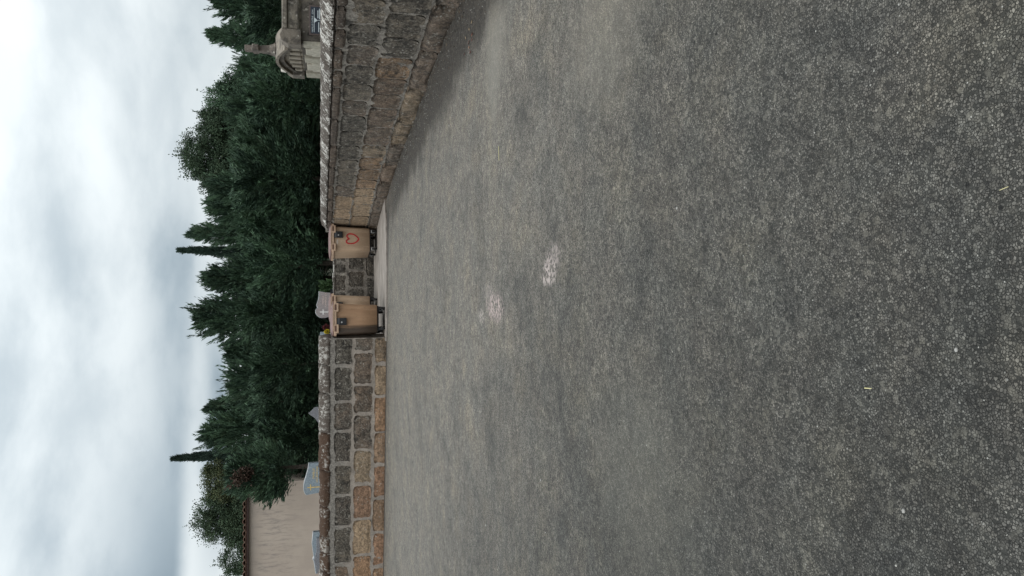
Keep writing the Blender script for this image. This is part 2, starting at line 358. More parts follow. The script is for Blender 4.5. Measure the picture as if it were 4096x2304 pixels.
    h = q.math('ADD', h, q.math('MULTIPLY', r1.outputs[2], 0.45))
    bump(q, b, h, 1.0, 0.007)
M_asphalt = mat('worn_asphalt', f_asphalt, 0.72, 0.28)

def f_soil(q, b):
    p = pos(q); n = q.noise(p, 1.3, 6, 0.6)
    q.link(q.mix(n, (0.030, 0.034, 0.022), (0.075, 0.070, 0.050)), b.inputs['Base Color']); bump(q, b, q.noise(p, 25, 4), 0.6, 0.03)
M_soil = mat('cemetery_soil', f_soil, 0.95, 0.1)

def f_conc(q, b):
    p = pos(q); n = q.noise(q.mapping(p, scale=(0.5, 2.2, 1)), 3.5, 6, 0.65, 0.3); fn = q.noise(p, 45, 4, 0.7)
    c = q.mix(q.ss(n, 0.3, 0.72), (0.15, 0.13, 0.115), (0.37, 0.33, 0.295)); c = q.mix(q.ss(fn, 0.5, 0.3, 0, 0.5), c, (0.13, 0.115, 0.1))
    q.link(c, b.inputs['Base Color']); bump(q, b, fn, 0.4, 0.006)
M_conc = mat('rough_concrete', f_conc, 0.85, 0.25)

def foliage(name, dark, lite, warm, warm_amt=0.15):
    def f(q, b):
        at = q.n('ShaderNodeAttribute', attribute_name='tint'); s = q.n('ShaderNodeSeparateColor'); q.link(at.outputs['Color'], s.inputs[0])
        oi = q.n('ShaderNodeObjectInfo')
        c = q.mix(s.outputs[0], dark, lite)
        c = q.mix(q.math('MULTIPLY', q.ss(s.outputs[1], 0.75, 1.0), warm_amt), c, warm)
        k = q.math('ADD', 0.8, q.math('MULTIPLY', oi.outputs['Random'], 0.45))
        m = q.n('ShaderNodeVectorMath', operation='SCALE'); q.link(c, m.inputs[0]); q.link(k, m.inputs['Scale'])
        q.link(m.outputs[0], b.inputs['Base Color'])
    return mat(name, f, 0.7, 0.18)
M_con = foliage('conifer_foliage', (0.028, 0.050, 0.035), (0.088, 0.148, 0.086), (0.14, 0.12, 0.06))
M_cyp = foliage('cypress_foliage', (0.022, 0.038, 0.032), (0.048, 0.080, 0.058), (0.05, 0.05, 0.03), 0.1)
M_dec = foliage('broadleaf_foliage', (0.032, 0.054, 0.034), (0.078, 0.118, 0.068), (0.12, 0.115, 0.06), 0.2)
M_yel = foliage('yellowing_foliage', (0.042, 0.060, 0.032), (0.110, 0.135, 0.066), (0.17, 0.145, 0.065), 0.5)
M_dead = foliage('dead_foliage', (0.034, 0.022, 0.016), (0.070, 0.045, 0.034), (0.08, 0.05, 0.03))
M_shrub = foliage('shrub_foliage', (0.04, 0.075, 0.03), (0.085, 0.145, 0.06), (0.12, 0.14, 0.06))
M_bark = plain('bark', (0.055, 0.045, 0.036), 0.95, 0.35, 14, 0.6)

# ------------------------------------------------------------------ ground, asphalt, slab
def sheet(name, pts, z, m):
    return tag(obj(name, mesh(name, [(x, y, z) for x, y in pts], [list(range(len(pts)))]), m), kind='structure')
sheet('ground', [(-900, -600), (900, -600), (900, 1500), (-900, 1500)], -0.012, M_soil)
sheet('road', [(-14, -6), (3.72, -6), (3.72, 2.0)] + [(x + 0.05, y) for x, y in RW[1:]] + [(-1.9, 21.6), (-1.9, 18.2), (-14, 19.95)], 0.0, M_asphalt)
sl_ = MB().prism([(-1.24, 17.66), (-0.3, 17.50), (0.9, 17.52), (1.60, 17.62), (2.12, 17.95), (1.86, 19.2), (1.62, 20.3), (1.5, 21.57), (-1.5, 21.57), (-1.5, 18.3), (-1.24, 18.2)], 'z', -0.05, 0.035, 0.008)
slab = sl_.build('concrete_slab', M_conc); tag(slab, kind='structure')

# ------------------------------------------------------------------ stone walls
class Path:
    def __init__(self, pts):
        self.p = [Vector(q) for q in pts]; self.s = [0.0]
        for a, b in zip(self.p, self.p[1:]): self.s.append(self.s[-1] + (b - a).length)
    def at(self, s):
        i = 0
        while i < len(self.p) - 2 and s > self.s[i + 1]: i += 1
        a, b = self.p[i], self.p[i + 1]; d = (b - a).normalized()
        def nrm(k):
            k = max(0, min(len(self.p) - 2, k)); e_ = (self.p[k + 1] - self.p[k]).normalized(); return Vector((e_.y, -e_.x)) * self.side
        f = (s - self.s[i]) / (self.s[i + 1] - self.s[i]); n0 = (nrm(i - 1) + nrm(i)) / 2; n1 = (nrm(i) + nrm(i + 1)) / 2
        return a + d * (s - self.s[i]), (n0.lerp(n1, max(0, min(1, f)))).normalized()
    side = 1
    def w(self, s, n, z):
        q, nn = self.at(s); v = q + nn * n; return (v.x, v.y, z)

def stone_mesh(P, s0, s1, z0, z1, depth=0.10, proud=0.014, rough=0.012, seed=0, wob=0.014, nx=None, nz=None, soft=0.030, drop=0.008):
    rnd = random.Random(seed); nx = nx or max(6, int((s1 - s0) / 0.075)); nz = nz or max(5, int((z1 - z0) / 0.07))
    cs, cz = (s0 + s1) / 2, (z0 + z1) / 2; hs, hz = (s1 - s0) / 2, (z1 - z0) / 2
    of = Vector((rnd.uniform(-99, 99), rnd.uniform(-99, 99), rnd.uniform(-99, 99)))
    tilt = rnd.uniform(-0.02, 0.02); V = []; F = []
    def ax(i, n):          # denser towards the rim
        t = -1 + 2 * i / n; return math.copysign(abs(t) ** 0.8, t)
    for j in range(nz + 1):
        for i in range(nx + 1):
            u, v = ax(i, nx), ax(j, nz)
            rim = max(abs(u), abs(v))
            k = 1 - 0.10 * (abs(u) ** 6) * (abs(v) ** 6) * rnd.uniform(0.6, 1.5)
            su, sv = u * (hs - (hs > hz) * 0.0) , v * hz
            corner = (abs(u) ** 5) * (abs(v) ** 5) * 0.03
            su -= math.copysign(corner, u); sv -= math.copysign(corner, v)
            a = noise.noise_vector(Vector((su * 5, sv * 5, 3)) + of) * wob * (rim ** 3)
            du, dv = hs - abs(su), hz - abs(sv)
            e_ = min(du, dv); rnds = max(0.0, 1 - e_ / soft)
            n = proud - rnds * rnds * (proud + drop)
            n += noise.fractal(Vector((su * 9, sv * 9, 0)) + of, 1.0, 2.0, 3) * rough + noise.noise(Vector((su * 2.5, sv * 2.5, 7)) + of) * rough * 1.2
            V.append(P.w(cs + su + a.x + tilt * sv, n, cz + sv + a.y))
    idx = lambda i, j: j * (nx + 1) + i
    for j in range(nz):
        for i in range(nx): F.append((idx(i, j), idx(i + 1, j), idx(i + 1, j + 1), idx(i, j + 1)))
    rim = [idx(i, 0) for i in range(nx)] + [idx(nx, j) for j in range(nz)] + [idx(i, nz) for i in range(nx, 0, -1)] + [idx(0, j) for j in range(nz, 0, -1)]
    b0 = len(V)
    def sz(k):
        i, j = k % (nx + 1), k // (nx + 1); return cs + ax(i, nx) * hs * 0.97, cz + ax(j, nz) * hz * 0.97
    for k in rim:
        s, z = sz(k); V.append(P.w(s, -depth, z))
    m = len(rim)
    for k in range(m): F.append((rim[k], rim[(k + 1) % m], b0 + (k + 1) % m, b0 + k))
    if P.flip: F = [f[::-1] for f in F]
    me = mesh('stone', V, F, True); return me

def cap_mesh(P, s0, s1, z0, z1, zf, thick, seed, over=0.02, amp=1.0):
    """coping: upright face z0..zf, then a rounded slope up to the ridge z1, and down the back"""
    rnd = random.Random(seed); of = Vector((rnd.uniform(-99, 99), rnd.uniform(-99, 99), 0)); V = []; F = []
    prof = [(-0.03, z0), (over, z0 + 0.012), (over + 0.006, z0 + 0.05), (over + 0.004, zf - 0.03), (over - 0.012, zf), (-0.07, zf + (z1 - zf) * 0.52), (-0.14, zf + (z1 - zf) * 0.84), (-0.22, z1), (-0.31, z1 - 0.01), (-thick * 0.82, zf + (z1 - zf) * 0.5), (-thick - 0.02, zf), (-thick - 0.01, z0)]
    nx = max(4, int((s1 - s0) / 0.06)); m = len(prof)
    for i in range(nx + 1):
        t = i / nx; s = s0 + (s1 - s0) * t
        for k, (n, z) in enumerate(prof):
            endr = max(0, 1 - min(t, 1 - t) * (s1 - s0) / 0.02) * 0.012
            d = (noise.noise_vector(Vector((s * 7, n * 7, z * 7)) + of) * 0.012 + noise.noise_vector(Vector((s * 22, n * 22, z * 22)) + of) * 0.008) * amp
            kk = 0 if k in (0, m - 1) else 1
            V.append(P.w(s + (d.z * 1.2 if 0 < i < nx else 0), n + d.x * kk - endr * (1 if n > -0.2 else -1), z + d.y * kk - endr * kk))
    for i in range(nx):
        for k in range(m): F.append((i * m + k, (i + 1) * m + k, (i + 1) * m + (k + 1) % m, i * m + (k + 1) % m))
    F.append(tuple(range(m))); F.append(tuple(nx * m + k for k in range(m))[::-1])
    if P.flip: F = [f[::-1] for f in F]
    return mesh('coping_stone', V, F, True)

def core_mesh(P, s0, s1, z0, z1, thick, front=0.000, step=0.06):
    V = []; F = []; n = max(2, int((s1 - s0) / step)); nz = 22
    cols = nz + 1
    for i in range(n + 1):
        s = s0 + (s1 - s0) * i / n
        for j in range(nz + 1):
            z = z0 + (z1 - z0) * j / nz
            V.append(P.w(s, front + noise.noise(Vector((s * 6, z * 6, 2))) * 0.005 + noise.noise(Vector((s * 19, z * 19, 5))) * 0.005, z))
        for j in range(nz + 1): V.append(P.w(s, -thick, z0 + (z1 - z0) * j / nz))
    c2 = 2 * cols
    for i in range(n):
        a, b_ = i * c2, (i + 1) * c2
        for j in range(nz):
            F.append((a + j, b_ + j, b_ + j + 1, a + j + 1)); F.append((a + cols + j + 1, b_ + cols + j + 1, b_ + cols + j, a + cols + j))
        F.append((a + nz, b_ + nz, b_ + cols + nz, a + cols + nz))
    for e_ in (0, n * c2):
        for j in range(nz): F.append((e_ + j, e_ + j + 1, e_ + cols + j + 1, e_ + cols + j)[::(1 if e_ == 0 else -1)])
    if P.flip: F = [f[::-1] for f in F]
    return mesh('mortar_core', V, F, False)

def put_stone(P, wall, a, b_, z0, z1, col, crust, seed, **kw):
    o = obj('stone', stone_mesh(P, a, b_, z0, z1, seed=seed, **kw), M_stone, wall); o.color = (*col, crust); return o

rng = random.Random(4)
def vary(c, k=0.14):
    f = 1 + rng.uniform(-k, k); h = rng.uniform(-0.04, 0.04); return (c[0] * f * (1 + h), c[1] * f, c[2] * f * (1 - h))
WARM = (0.30, 0.205, 0.135); GREY = (0.185, 0.165, 0.14); BROWN = (0.19, 0.15, 0.122); OCHRE = (0.285, 0.196, 0.135); TAN = (0.28, 0.218, 0.158); RUST = (0.262, 0.172, 0.122)

# --- left wall: from its end beside the bins away to the left, s = 0 at that end
LW = Path([(-1.166, 17.843), (-7.134, 18.791), (-11.5, 19.49)]); LW.side = 1; LW.flip = False
# normal must face the camera (-y)
if LW.at(1.0)[1].y > 0: LW.side = -1; LW.flip = True
left = thing('stone_wall', 'low straight sandstone wall with ochre lower courses and mortared joints, left of the bins', 'wall')
obj('mortar_core', core_mesh(LW, 0.0, 10.3, -0.05, 1.34, 0.43), M_mortar, left)
def joints(js, step, end):
    js = list(js)
    while js[-1] < end: js.append(js[-1] + step * rng.uniform(0.85, 1.15))
    return js
rows = [(0.785, 1.19, joints([0.0, 0.66, 1.54, 2.24, 3.07, 3.87, 4.65, 5.63], 0.85, 10.2), 1),
        (0.305, 0.745, joints([0.0, 0.33, 1.14, 1.85, 2.74, 3.62, 4.5, 5.43], 0.88, 10.2), 2),
        (-0.03, 0.265, joints([0.0, 0.64, 1.43, 2.32, 3.13, 4.0, 4.88, 5.79], 0.88, 10.2), 3)]
# colours read off the photograph, from the bin end leftwards
c1 = [(GREY, .80), (GREY, .80), (BROWN, .68), (BROWN, .78), (GREY, .55), (BROWN, .8), (GREY, .58), (BROWN, .35)]
c2 = [(BROWN, .6), (BROWN, .42), (BROWN, .52), (BROWN, .5), (TAN, .2), (RUST, .1), (TAN, .12), (OCHRE, .0)]
c3 = [(TAN, .45), (TAN, .12), (OCHRE, .0), (OCHRE, .0), (RUST, .0), (OCHRE, .05), (RUST, .0), (OCHRE, .0)]
for (z0, z1, js, r), cs in zip(rows, (c1, c2, c3)):
    for i, (a, b_) in enumerate(zip(js, js[1:])):
        cc, cru = cs[i] if i < len(cs) else (rng.choice([TAN, OCHRE, RUST] if r > 1 else [GREY, BROWN]), 0.1 if r > 1 else 0.5)
        gp = rng.uniform(0.016, 0.034)
        put_stone(LW, left, a + (gp if i else 0.004), b_ - gp, z0 + rng.uniform(-.006, .012), z1 + rng.uniform(-.012, .006), vary(cc), cru, 100 * r + i,
                  rough=0.016 if r > 1 else 0.013, proud=rng.uniform(0.012, 0.026))
cj = joints([0.0, 0.65, 1.33, 2.30, 3.24, 4.14, 4.93, 5.35, 5.83], 0.8, 10.2)
for i, (a, b_) in enumerate(zip(cj, cj[1:])):
    o = obj('coping_stone', cap_mesh(LW, a + (0.012 if i else -0.01), b_ - 0.012, 1.275, 1.535 + rng.uniform(-.015, .018), 1.40 + rng.uniform(-.03, .03), 0.45, 300 + i, over=0.012, amp=1.9), M_cap, left)
    o.color = (0.30 if i < 3 else 0.22, 0.35 if i < 3 else 1.0, 1, 0.30)

# --- right wall: follows the yard edge into the distance, s measured from y = 2
RP = Path(RW); RP.side = 1; RP.flip = False
if RP.at(8.0)[1].x > 0: RP.side = -1; RP.flip = True
else: RP.flip = True
S8 = RP.s[2]                                             # arc length at y = 8
right = thing('stone_wall', 'long grey stone retaining wall with pale lichened coping running away on the right', 'wall')
END = RP.s[-1]
obj('mortar_core', core_mesh(RP, 0.0, END, -0.05, 1.36, 0.46, 0.001), M_mortar_dark, right)
def back_to_start(js, step):
    js = list(js)
    while js[0] > 0.3: js.insert(0, js[0] - step * rng.uniform(0.85, 1.15))
    js[0] = max(js[0], 0.0); return js
def fwd(js, end):
    js = [j for j in js if j < end - 0.25]; return js + [end]
cap_j = fwd(back_to_start([S8 + v for v in (0.45, 0.71, 1.34, 1.98, 2.70, 3.36, 4.75, 6.3, 7.7, 9.2, 10.2, 11.2, 12.1)], 0.65), END - 0.75)
cc1 = fwd(back_to_start([S8 + v for v in (0.46, 1.16, 1.82, 2.5, 3.17, 3.86, 4.57, 5.4, 6.26, 7.2, 8.27, 9.13, 9.95, 11.04, 11.9, 12.7)], 0.7), END)
cc2 = fwd(back_to_start([S8 + v for v in (0.78, 1.48, 2.15, 2.89, 3.51, 4.12, 5.1, 6.17, 7.0, 7.8, 8.61, 9.3, 9.89, 10.6, 11.6, 12.6)], 0.7), END)
pl = fwd(back_to_start([S8 + v for v in (0.43, 1.78, 3.11, 4.45, 5.9, 7.3, 8.6, 9.9, 11.2, 12.4)], 1.35), END)
for i, (a, b_) in enumerate(zip(cap_j, cap_j[1:])):
    far = a - S8
    o = obj('coping_stone', cap_mesh(RP, a + 0.003, b_ - 0.003, 1.325, 1.50 + rng.uniform(-.008, .006), 1.362, 0.5, 400 + i, over=0.018), M_cap, right); o.color = (0.05, 0.3, 1, 1.0)
    g_ = rng.uniform(0.02, 0.04) if far < 4 else 0.01; blk = put_stone(RP, right, a + g_, b_ - g_, 1.20 + rng.uniform(-.01, .012), 1.335, vary((0.105, 0.085, 0.072)), 0.30, 460 + i, proud=0.034, rough=0.008, soft=0.02, drop=-0.005); blk.name = 'coping_block'
# lower, sloping last coping stone that drops to the bin recess
def sloped(P, s0, s1):
    V = []; F = []; n = 10
    for i in range(n + 1):
        t = i / n; s = s0 + (s1 - s0) * t; top = 1.495 - 0.33 * max(0, (t - 0.25) / 0.75) ** 1.3
        for nn, z in ((0.02, 1.14), (0.03, min(1.33, top - 0.05)), (-0.10, top - 0.02), (-0.25, top), (-0.5, top - 0.10), (-0.5, 1.14)):
            d = noise.noise_vector(Vector((s * 8, nn * 8, z * 8))) * 0.014; V.append(P.w(s, nn + d.x, z + d.y))
    m = 6
    for i in range(n):
        for k in range(m): F.append((i * m + k, (i + 1) * m + k, (i + 1) * m + (k + 1) % m, i * m + (k + 1) % m))
    F += [tuple(range(m)), tuple(n * m + k for k in range(m))[::-1]]
    if P.flip: F = [f[::-1] for f in F]
    return mesh('coping_stone', V, F, True)
obj('coping_stone', sloped(RP, END - 0.74, END - 0.02), M_cap, right).color = (0.15, 0.3, 1, 0.9)
for ci, (js, z0, z1) in enumerate(((cc1, 0.772, 1.178), (cc2, 0.285, 0.755), (pl, -0.04, 0.272))):
    for i, (a, b_) in enumerate(zip(js, js[1:])):
        u = (a + b_) / 2 - S8
        if ci == 0: col, cru = (rng.choice([GREY, GREY, BROWN]), rng.uniform(.48, .72)) if u < 9.6 else (TAN, .3)
        elif ci == 1:
            col, cru = (GREY, rng.uniform(.5, .75)) if u < 2.1 else ((rng.choice([TAN, BROWN, BROWN, WARM]), rng.uniform(.36, .58)) if u < 9 else (TAN, .12))
        else: col, cru = (rng.choice([TAN, BROWN]) if u > 2.5 else BROWN), rng.uniform(.32, .5)
        gp = rng.uniform(0.004, 0.012)
        put_stone(RP, right, a + gp, b_ - gp, z0 + rng.uniform(-.008, .012), z1 + rng.uniform(-.014, .008), vary(col), cru, 500 + 60 * ci + i,
                  proud=rng.uniform(0.008, 0.018) + (0.05 if ci == 2 else 0), rough=0.010 if ci < 2 else 0.03, depth=0.12, wob=0.024, soft=0.014, drop=0.0)

# --- low wall at the back of the bin recess
BP = Path([(1.62, 21.62), (-2.2, 21.62)]); BP.side = 1; BP.flip = False
if BP.at(1.0)[1].y > 0: BP.side = -1; BP.flip = True
back = thing('stone_wall', 'lower dark stone wall at the back of the bin recess', 'wall')
obj('mortar_core', core_mesh(BP, 0.0, 3.8, -0.05, 1.115, 0.35), M_mortar_dark, back)
for r, (z0, z1, js) in enumerate(((0.80, 1.10, [0.0, 0.42, 0.93, 1.22, 1.75, 2.4, 3.1, 3.78]), (0.30, 0.73, [0.0, 0.5, 0.72, 1.12, 1.62, 2.2, 2.9, 3.78]), (-0.04, 0.25, [0.0, 0.6, 1.3, 2.0, 2.8, 3.78]))):
    for i, (a, b_) in enumerate(zip(js, js[1:])):
        put_stone(BP, back, a + 0.024, b_ - 0.024, z0, z1, vary(GREY if i != 3 else BROWN), rng.uniform(.65, .95), 800 + 20 * r + i)
kj = [0.0, 0.55, 1.2, 1.45, 2.1, 2.9, 3.78]
for i, (a, b_) in enumerate(zip(kj, kj[1:])):
    mm = MB().box(a, b_ - 0.01, -0.37, 0.03, 1.112, 1.155 + (0.02 if i == 2 else 0), 0.01)
    for v in mm.b.verts: v.co = Vector(BP.w(v.co.x, v.co.y, v.co.z + noise.noise(v.co * 9) * 0.008))
    bmesh.ops.recalc_face_normals(mm.b, faces=mm.b.faces)
    mm.build('coping_stone', M_cap, back).color = (0.5, 0.2, 1, 0.6)
# recess side wall hidden behind the left wall's end
side = MB().box(-1.62, -1.40, 18.32, 21.6, -0.05, 1.2, 0.01).build('side_wall', M_mortar, back); side.color = (.2, .18, .15, .7)

# ------------------------------------------------------------------ wheeled bins
def f_bin(smear):
    def f(q, b):
        p = ocoord(q); s = q.n('ShaderNodeSeparateXYZ'); q.link(p, s.inputs[0])
        n = q.noise(q.mapping(p, scale=(3, 3, 0.6)), 3, 5, 0.6); fn = q.noise(p, 22, 4, 0.65)
        c = q.mix(q.ss(n, 0.3, 0.75), smear[1], smear[2])
        c = q.mix(q.ss(q.math('ADD', fn, q.math('MULTIPLY', n, 0.4)), 0.74, 0.9, 0, 0.35), c, (0.16, 0.115, 0.08))
        if smear[0]:
            st = q.noise(q.mapping(p, scale=(10, 5, 0.9), loc=(2, 1, 0)), 1.5, 5, 0.6)
            u = q.math('ADD', s.outputs[0], q.math('MULTIPLY', q.math('SUBTRACT', st, 0.5), 0.16))
            u = q.math('ADD', u, q.math('MULTIPLY', s.outputs[2], 0.03))
            band = q.math('MULTIPLY', q.ss(u, -0.10, -0.20), q.ss(s.outputs[1], 0.75, 0.25))
            c = q.mix(q.math('MULTIPLY', band, 0.92), c, (0.035, 0.027, 0.022))
        q.link(c, b.inputs['Base Color'])
    return f
M_binA = mat('tan_plastic_dirty', f_bin((True, (0.31, 0.187, 0.110), (0.39, 0.243, 0.148))), 0.5, 0.35)
M_binB = mat('tan_plastic', f_bin((False, (0.35, 0.248, 0.168), (0.45, 0.33, 0.232))), 0.5, 0.35)
M_lid = plain('brown_lid_plastic', (0.155, 0.088, 0.078), 0.45, 0.15, 6, 0.05, 0.25, (0.36, 0.28, 0.25))
M_rim = plain('tan_rim_plastic', (0.44, 0.31, 0.22), 0.45, 0.12, 7, 0.05)
M_hole = plain('brown_pocket_plastic', (0.12, 0.065, 0.045), 0.6, 0.2, 7, 0)
M_black = plain('black_plastic', (0.018, 0.019, 0.022), 0.42, 0.25, 8, 0.1)
M_tyre = plain('black_rubber', (0.022, 0.021, 0.021), 0.8, 0.3, 20, 0.2)
M_steel = plain('galvanised_steel', (0.42, 0.42, 0.42), 0.4, 0.2, 10, 0.05)
M_red = plain('red_spray_paint', (0.40, 0.028, 0.032), 0.6, 0.3, 12, 0)
M_white = plain('white_lettering', (0.75, 0.73, 0.70), 0.6, 0.1, 12, 0)

def make_bin(label, loc, rz, mb, lock_x, heart=False):
    t = thing('wheeled_bin', label, 'bin', loc, rz, 'brown wheeled bins in the recess')
    D = 0.98
    rings = [rrect(w, d, r, z, 0.5) for w, d, r, z in ((0.60, 0.84, 0.06, 0.20), (0.635, 0.90, 0.075, 0.215), (0.655, 0.92, 0.085, 0.60), (0.70, 0.97, 0.09, 1.10), (0.70, 0.97, 0.09, 1.135))]
    bd = MB().loft(rings).build('body', mb, t, True)
    yf = lambda z: 0.05 - (z - 0.215) / 0.885 * 0.035            # front face, leaning out towards the top
    for x, z0, z1 in ((0.20, 0.22, 1.09), (-0.20, 0.22, 1.09), (0.145, 0.93, 1.09)):
        m = MB(); m.prism([(yf(z0) - 0.007, z0), (yf(z1) - 0.007, z1), (yf(z1) + 0.01, z1), (yf(z0) + 0.01, z0)], 'x', x - 0.005, x + 0.005); m.build('rib', mb, t)
    rim = MB(); W2, Y0, Y1 = 0.385, -0.035, 1.035
    rim.prism([(-W2, 1.125), (W2, 1.125), (W2, 1.185), (-W2, 1.185)], 'y', Y0, Y0 + 0.07, 0.008)
    rim.prism([(-W2, 1.125), (W2, 1.125), (W2, 1.185), (-W2, 1.185)], 'y', Y1 - 0.07, Y1, 0.008)
    rim.box(-W2 - 0.002, -W2 + 0.06, Y0 + 0.072, Y1 - 0.072, 1.122, 1.182, 0.006).box(W2 - 0.06, W2 + 0.002, Y0 + 0.072, Y1 - 0.072, 1.122, 1.182, 0.006)
    ro = rim.build('rim', M_rim, t)
    for x in (-0.245, 0.245):
        MB().box(x - 0.10, x + 0.10, Y0 - 0.014, Y0 + 0.055, 1.075, 1.188, 0.014).build('handle_pocket', M_rim, t)
        MB().box(x - 0.068, x + 0.068, Y0 - 0.018, Y0 + 0.03, 1.125, 1.172, 0.004).build('pocket_hole', M_hole, t)
    lid = MB()
    lr = [rrect(0.76, 1.06, 0.05, 1.187, 0.5), rrect(0.765, 1.065, 0.05, 1.212, 0.5), rrect(0.70, 1.0, 0.05, 1.222, 0.5), rrect(0.56, 0.90, 0.06, 1.243, 0.5), rrect(0.36, 0.66, 0.06, 1.258, 0.5)]
    lid.loft(lr); lo = lid.build('lid', M_lid, t)
    MB().box(-0.30, 0.30, -0.052, -0.028, 1.189, 1.206, 0.004).build('lid_lip', M_rim, t)
    for x in (-0.22, 0.22):
        MB().box(x - 0.05, x + 0.05, 1.03, 1.075, 1.14, 1.235, 0.01).build('lid_hinge', M_lid, t)
    lk = MB(); y1 = yf(1.0)
    lk.prism([(y1 + 0.01, 1.115), (y1 - 0.035, 1.115), (y1 - 0.06, 1.06), (y1 - 0.055, 0.90), (y1 + 0.02, 0.90)], 'x', lock_x - 0.08, lock_x + 0.08, 0.006)
    k = lk.build('lock_box', M_black, t)
    MB().cyl((lock_x - 0.02, y1 - 0.052, 1.01), (lock_x - 0.02, y1 - 0.068, 1.01), 0.02, 0.018, 16).build('lock_cylinder', M_steel, k)
    MB().box(-0.29, 0.29, 0.12, 0.90, 0.165, 0.198, 0.006).build('chassis', M_black, t)
    for sx_, y_, a in ((-0.235, 0.14, 0.3), (0.235, 0.13, -0.1), (-0.235, 0.86, 0.15), (0.235, 0.86, 0.5)):
        ca = MB(); dx_, dy_ = math.sin(a), math.cos(a)
        px, py = -dy_, dx_
        ca.cyl((sx_, y_, 0.168), (sx_, y_, 0.140), 0.045, 0.045, 14)
        cx, cy = sx_ + dx_ * 0.03, y_ + dy_ * 0.03
        for k_ in (-1, 1):
            o_ = Vector((px, py, 0)) * 0.032 * k_
            q0 = Vector((sx_, y_, 0.145)) + o_; q1 = Vector((cx, cy, 0.085)) + o_
            ca.cyl(q0, q1, 0.018, 0.014, 6)
        c_ = ca.build('castor', M_black if not heart else M_steel, t)
        p0 = Vector((cx, cy, 0.085)) + Vector((px, py, 0)) * 0.024; p1 = Vector((cx, cy, 0.085)) - Vector((px, py, 0)) * 0.024
        MB().cyl(p0, p1, 0.085, 0.085, 20).build('wheel', M_tyre, c_)
        MB().cyl(p0 + (p0 - p1) * 0.08, p1 + (p1 - p0) * 0.08, 0.03, 0.03, 12).build('hub', M_steel, c_)
    if heart:
        # hand-sprayed heart: a thin ribbon lying on the leaning front face
        pts = [(0.00, 0.075), (0.035, 0.125), (0.085, 0.135), (0.125, 0.095), (0.133, 0.03), (0.115, -0.045), (0.07, -0.11), (0.02, -0.155), (-0.005, -0.165), (-0.035, -0.150), (-0.085, -0.10), (-0.118, -0.04), (-0.128, 0.03), (-0.125, 0.10), (-0.10, 0.145), (-0.055, 0.15), (-0.02, 0.115), (-0.002, 0.072)]
        cu = []
        for i in range(len(pts)):
            p0, p1, p2, p3 = (Vector(pts[max(0, min(len(pts) - 1, i + k))]) for k in (-1, 0, 1, 2))
            for s in (0, .25, .5, .75):
                cu.append(0.5 * (2 * p1 + (p2 - p0) * s + (2 * p0 - 5 * p1 + 4 * p2 - p3) * s * s + (3 * p1 - p0 - 3 * p2 + p3) * s ** 3))
        V = []; F = []
        for i, c in enumerate(cu):
            d = (cu[min(i + 1, len(cu) - 1)] - cu[max(i - 1, 0)]).normalized(); n = Vector((-d.y, d.x)); w = 0.0175 + 0.005 * noise.noise(Vector((i * 0.7, 1, 1)))
            for s in (-1, 1):
                q = c + n * w * s; V.append((q.x + 0.0, yf(0.655 + q.y) - 0.0045, 0.655 + q.y))
        n2 = len(V)
        V += [(x, y + 0.003, z) for x, y, z in V]
        for i in range(len(cu) - 1):
            F.append((2 * i, 2 * i + 1, 2 * i + 3, 2 * i + 2))
            for a_ in (0, 1): F.append((2 * i + a_, 2 * i + 2 + a_, n2 + 2 * i + 2 + a_, n2 + 2 * i + a_))
        obj('heart_graffiti', mesh('heart_graffiti', V, F), M_red, t)
        tm = text_mesh('ITIMD', 0.048, 0.001); to = obj('lettering', tm, M_white, t)
        to.rotation_euler = (math.pi / 2, 0, 0); to.location = (-0.155, yf(1.02) - 0.004, 1.02)
    return t
make_bin('brown wheeled bin standing forward with black dirt smeared down its left corner', (-0.69, 17.62, 0.02), R(8.5), M_binA, -0.08)
make_bin('tan wheeled bin with a red heart sprayed on its front, beside the right wall', (1.30, 20.15, 0.035), R(10), M_binB, 0.10, True)
make_bin('pale tan wheeled bin half hidden behind the forward brown bin', (-0.53, 20.05, 0.035), R(2), M_binB, 0.08)

# ------------------------------------------------------------------ graves
def f_granite(dark, lite):
    def f(q, b):
        p = ocoord(q); v = q.n('ShaderNodeTexVoronoi'); q.link(p, v.inputs['Vector']); v.inputs['Scale'].default_value = 55
        s = q.n('ShaderNodeSeparateColor'); q.link(v.outputs['Color'], s.inputs[0])
        c = q.mix(q.math('ADD', q.math('MULTIPLY', s.outputs[0], 0.6), q.math('MULTIPLY', q.noise(p, 14, 4, 0.7), 0.4)), dark, lite)
        q.link(c, b.inputs['Base Color'])
    return f
M_grA = mat('rose_grey_granite', f_granite((0.15, 0.13, 0.13), (0.38, 0.33, 0.325)), 0.28, 0.5)
M_grB = mat('blue_grey_granite', f_granite((0.11, 0.14, 0.165), (0.31, 0.36, 0.40)), 0.25, 0.5)
M_grC = mat('dark_grey_granite', f_granite((0.09, 0.09, 0.10), (0.25, 0.25, 0.27)), 0.3, 0.5)
M_grE = mat('pale_granite_edge', f_granite((0.42, 0.44, 0.46), (0.68, 0.70, 0.72)), 0.4, 0.4)
M_gold = plain('gilding', (0.62, 0.44, 0.16), 0.35, 0.15, 9, 0)
M_pink = plain('pink_lettering', (0.62, 0.48, 0.43), 0.5, 0.1, 9, 0)
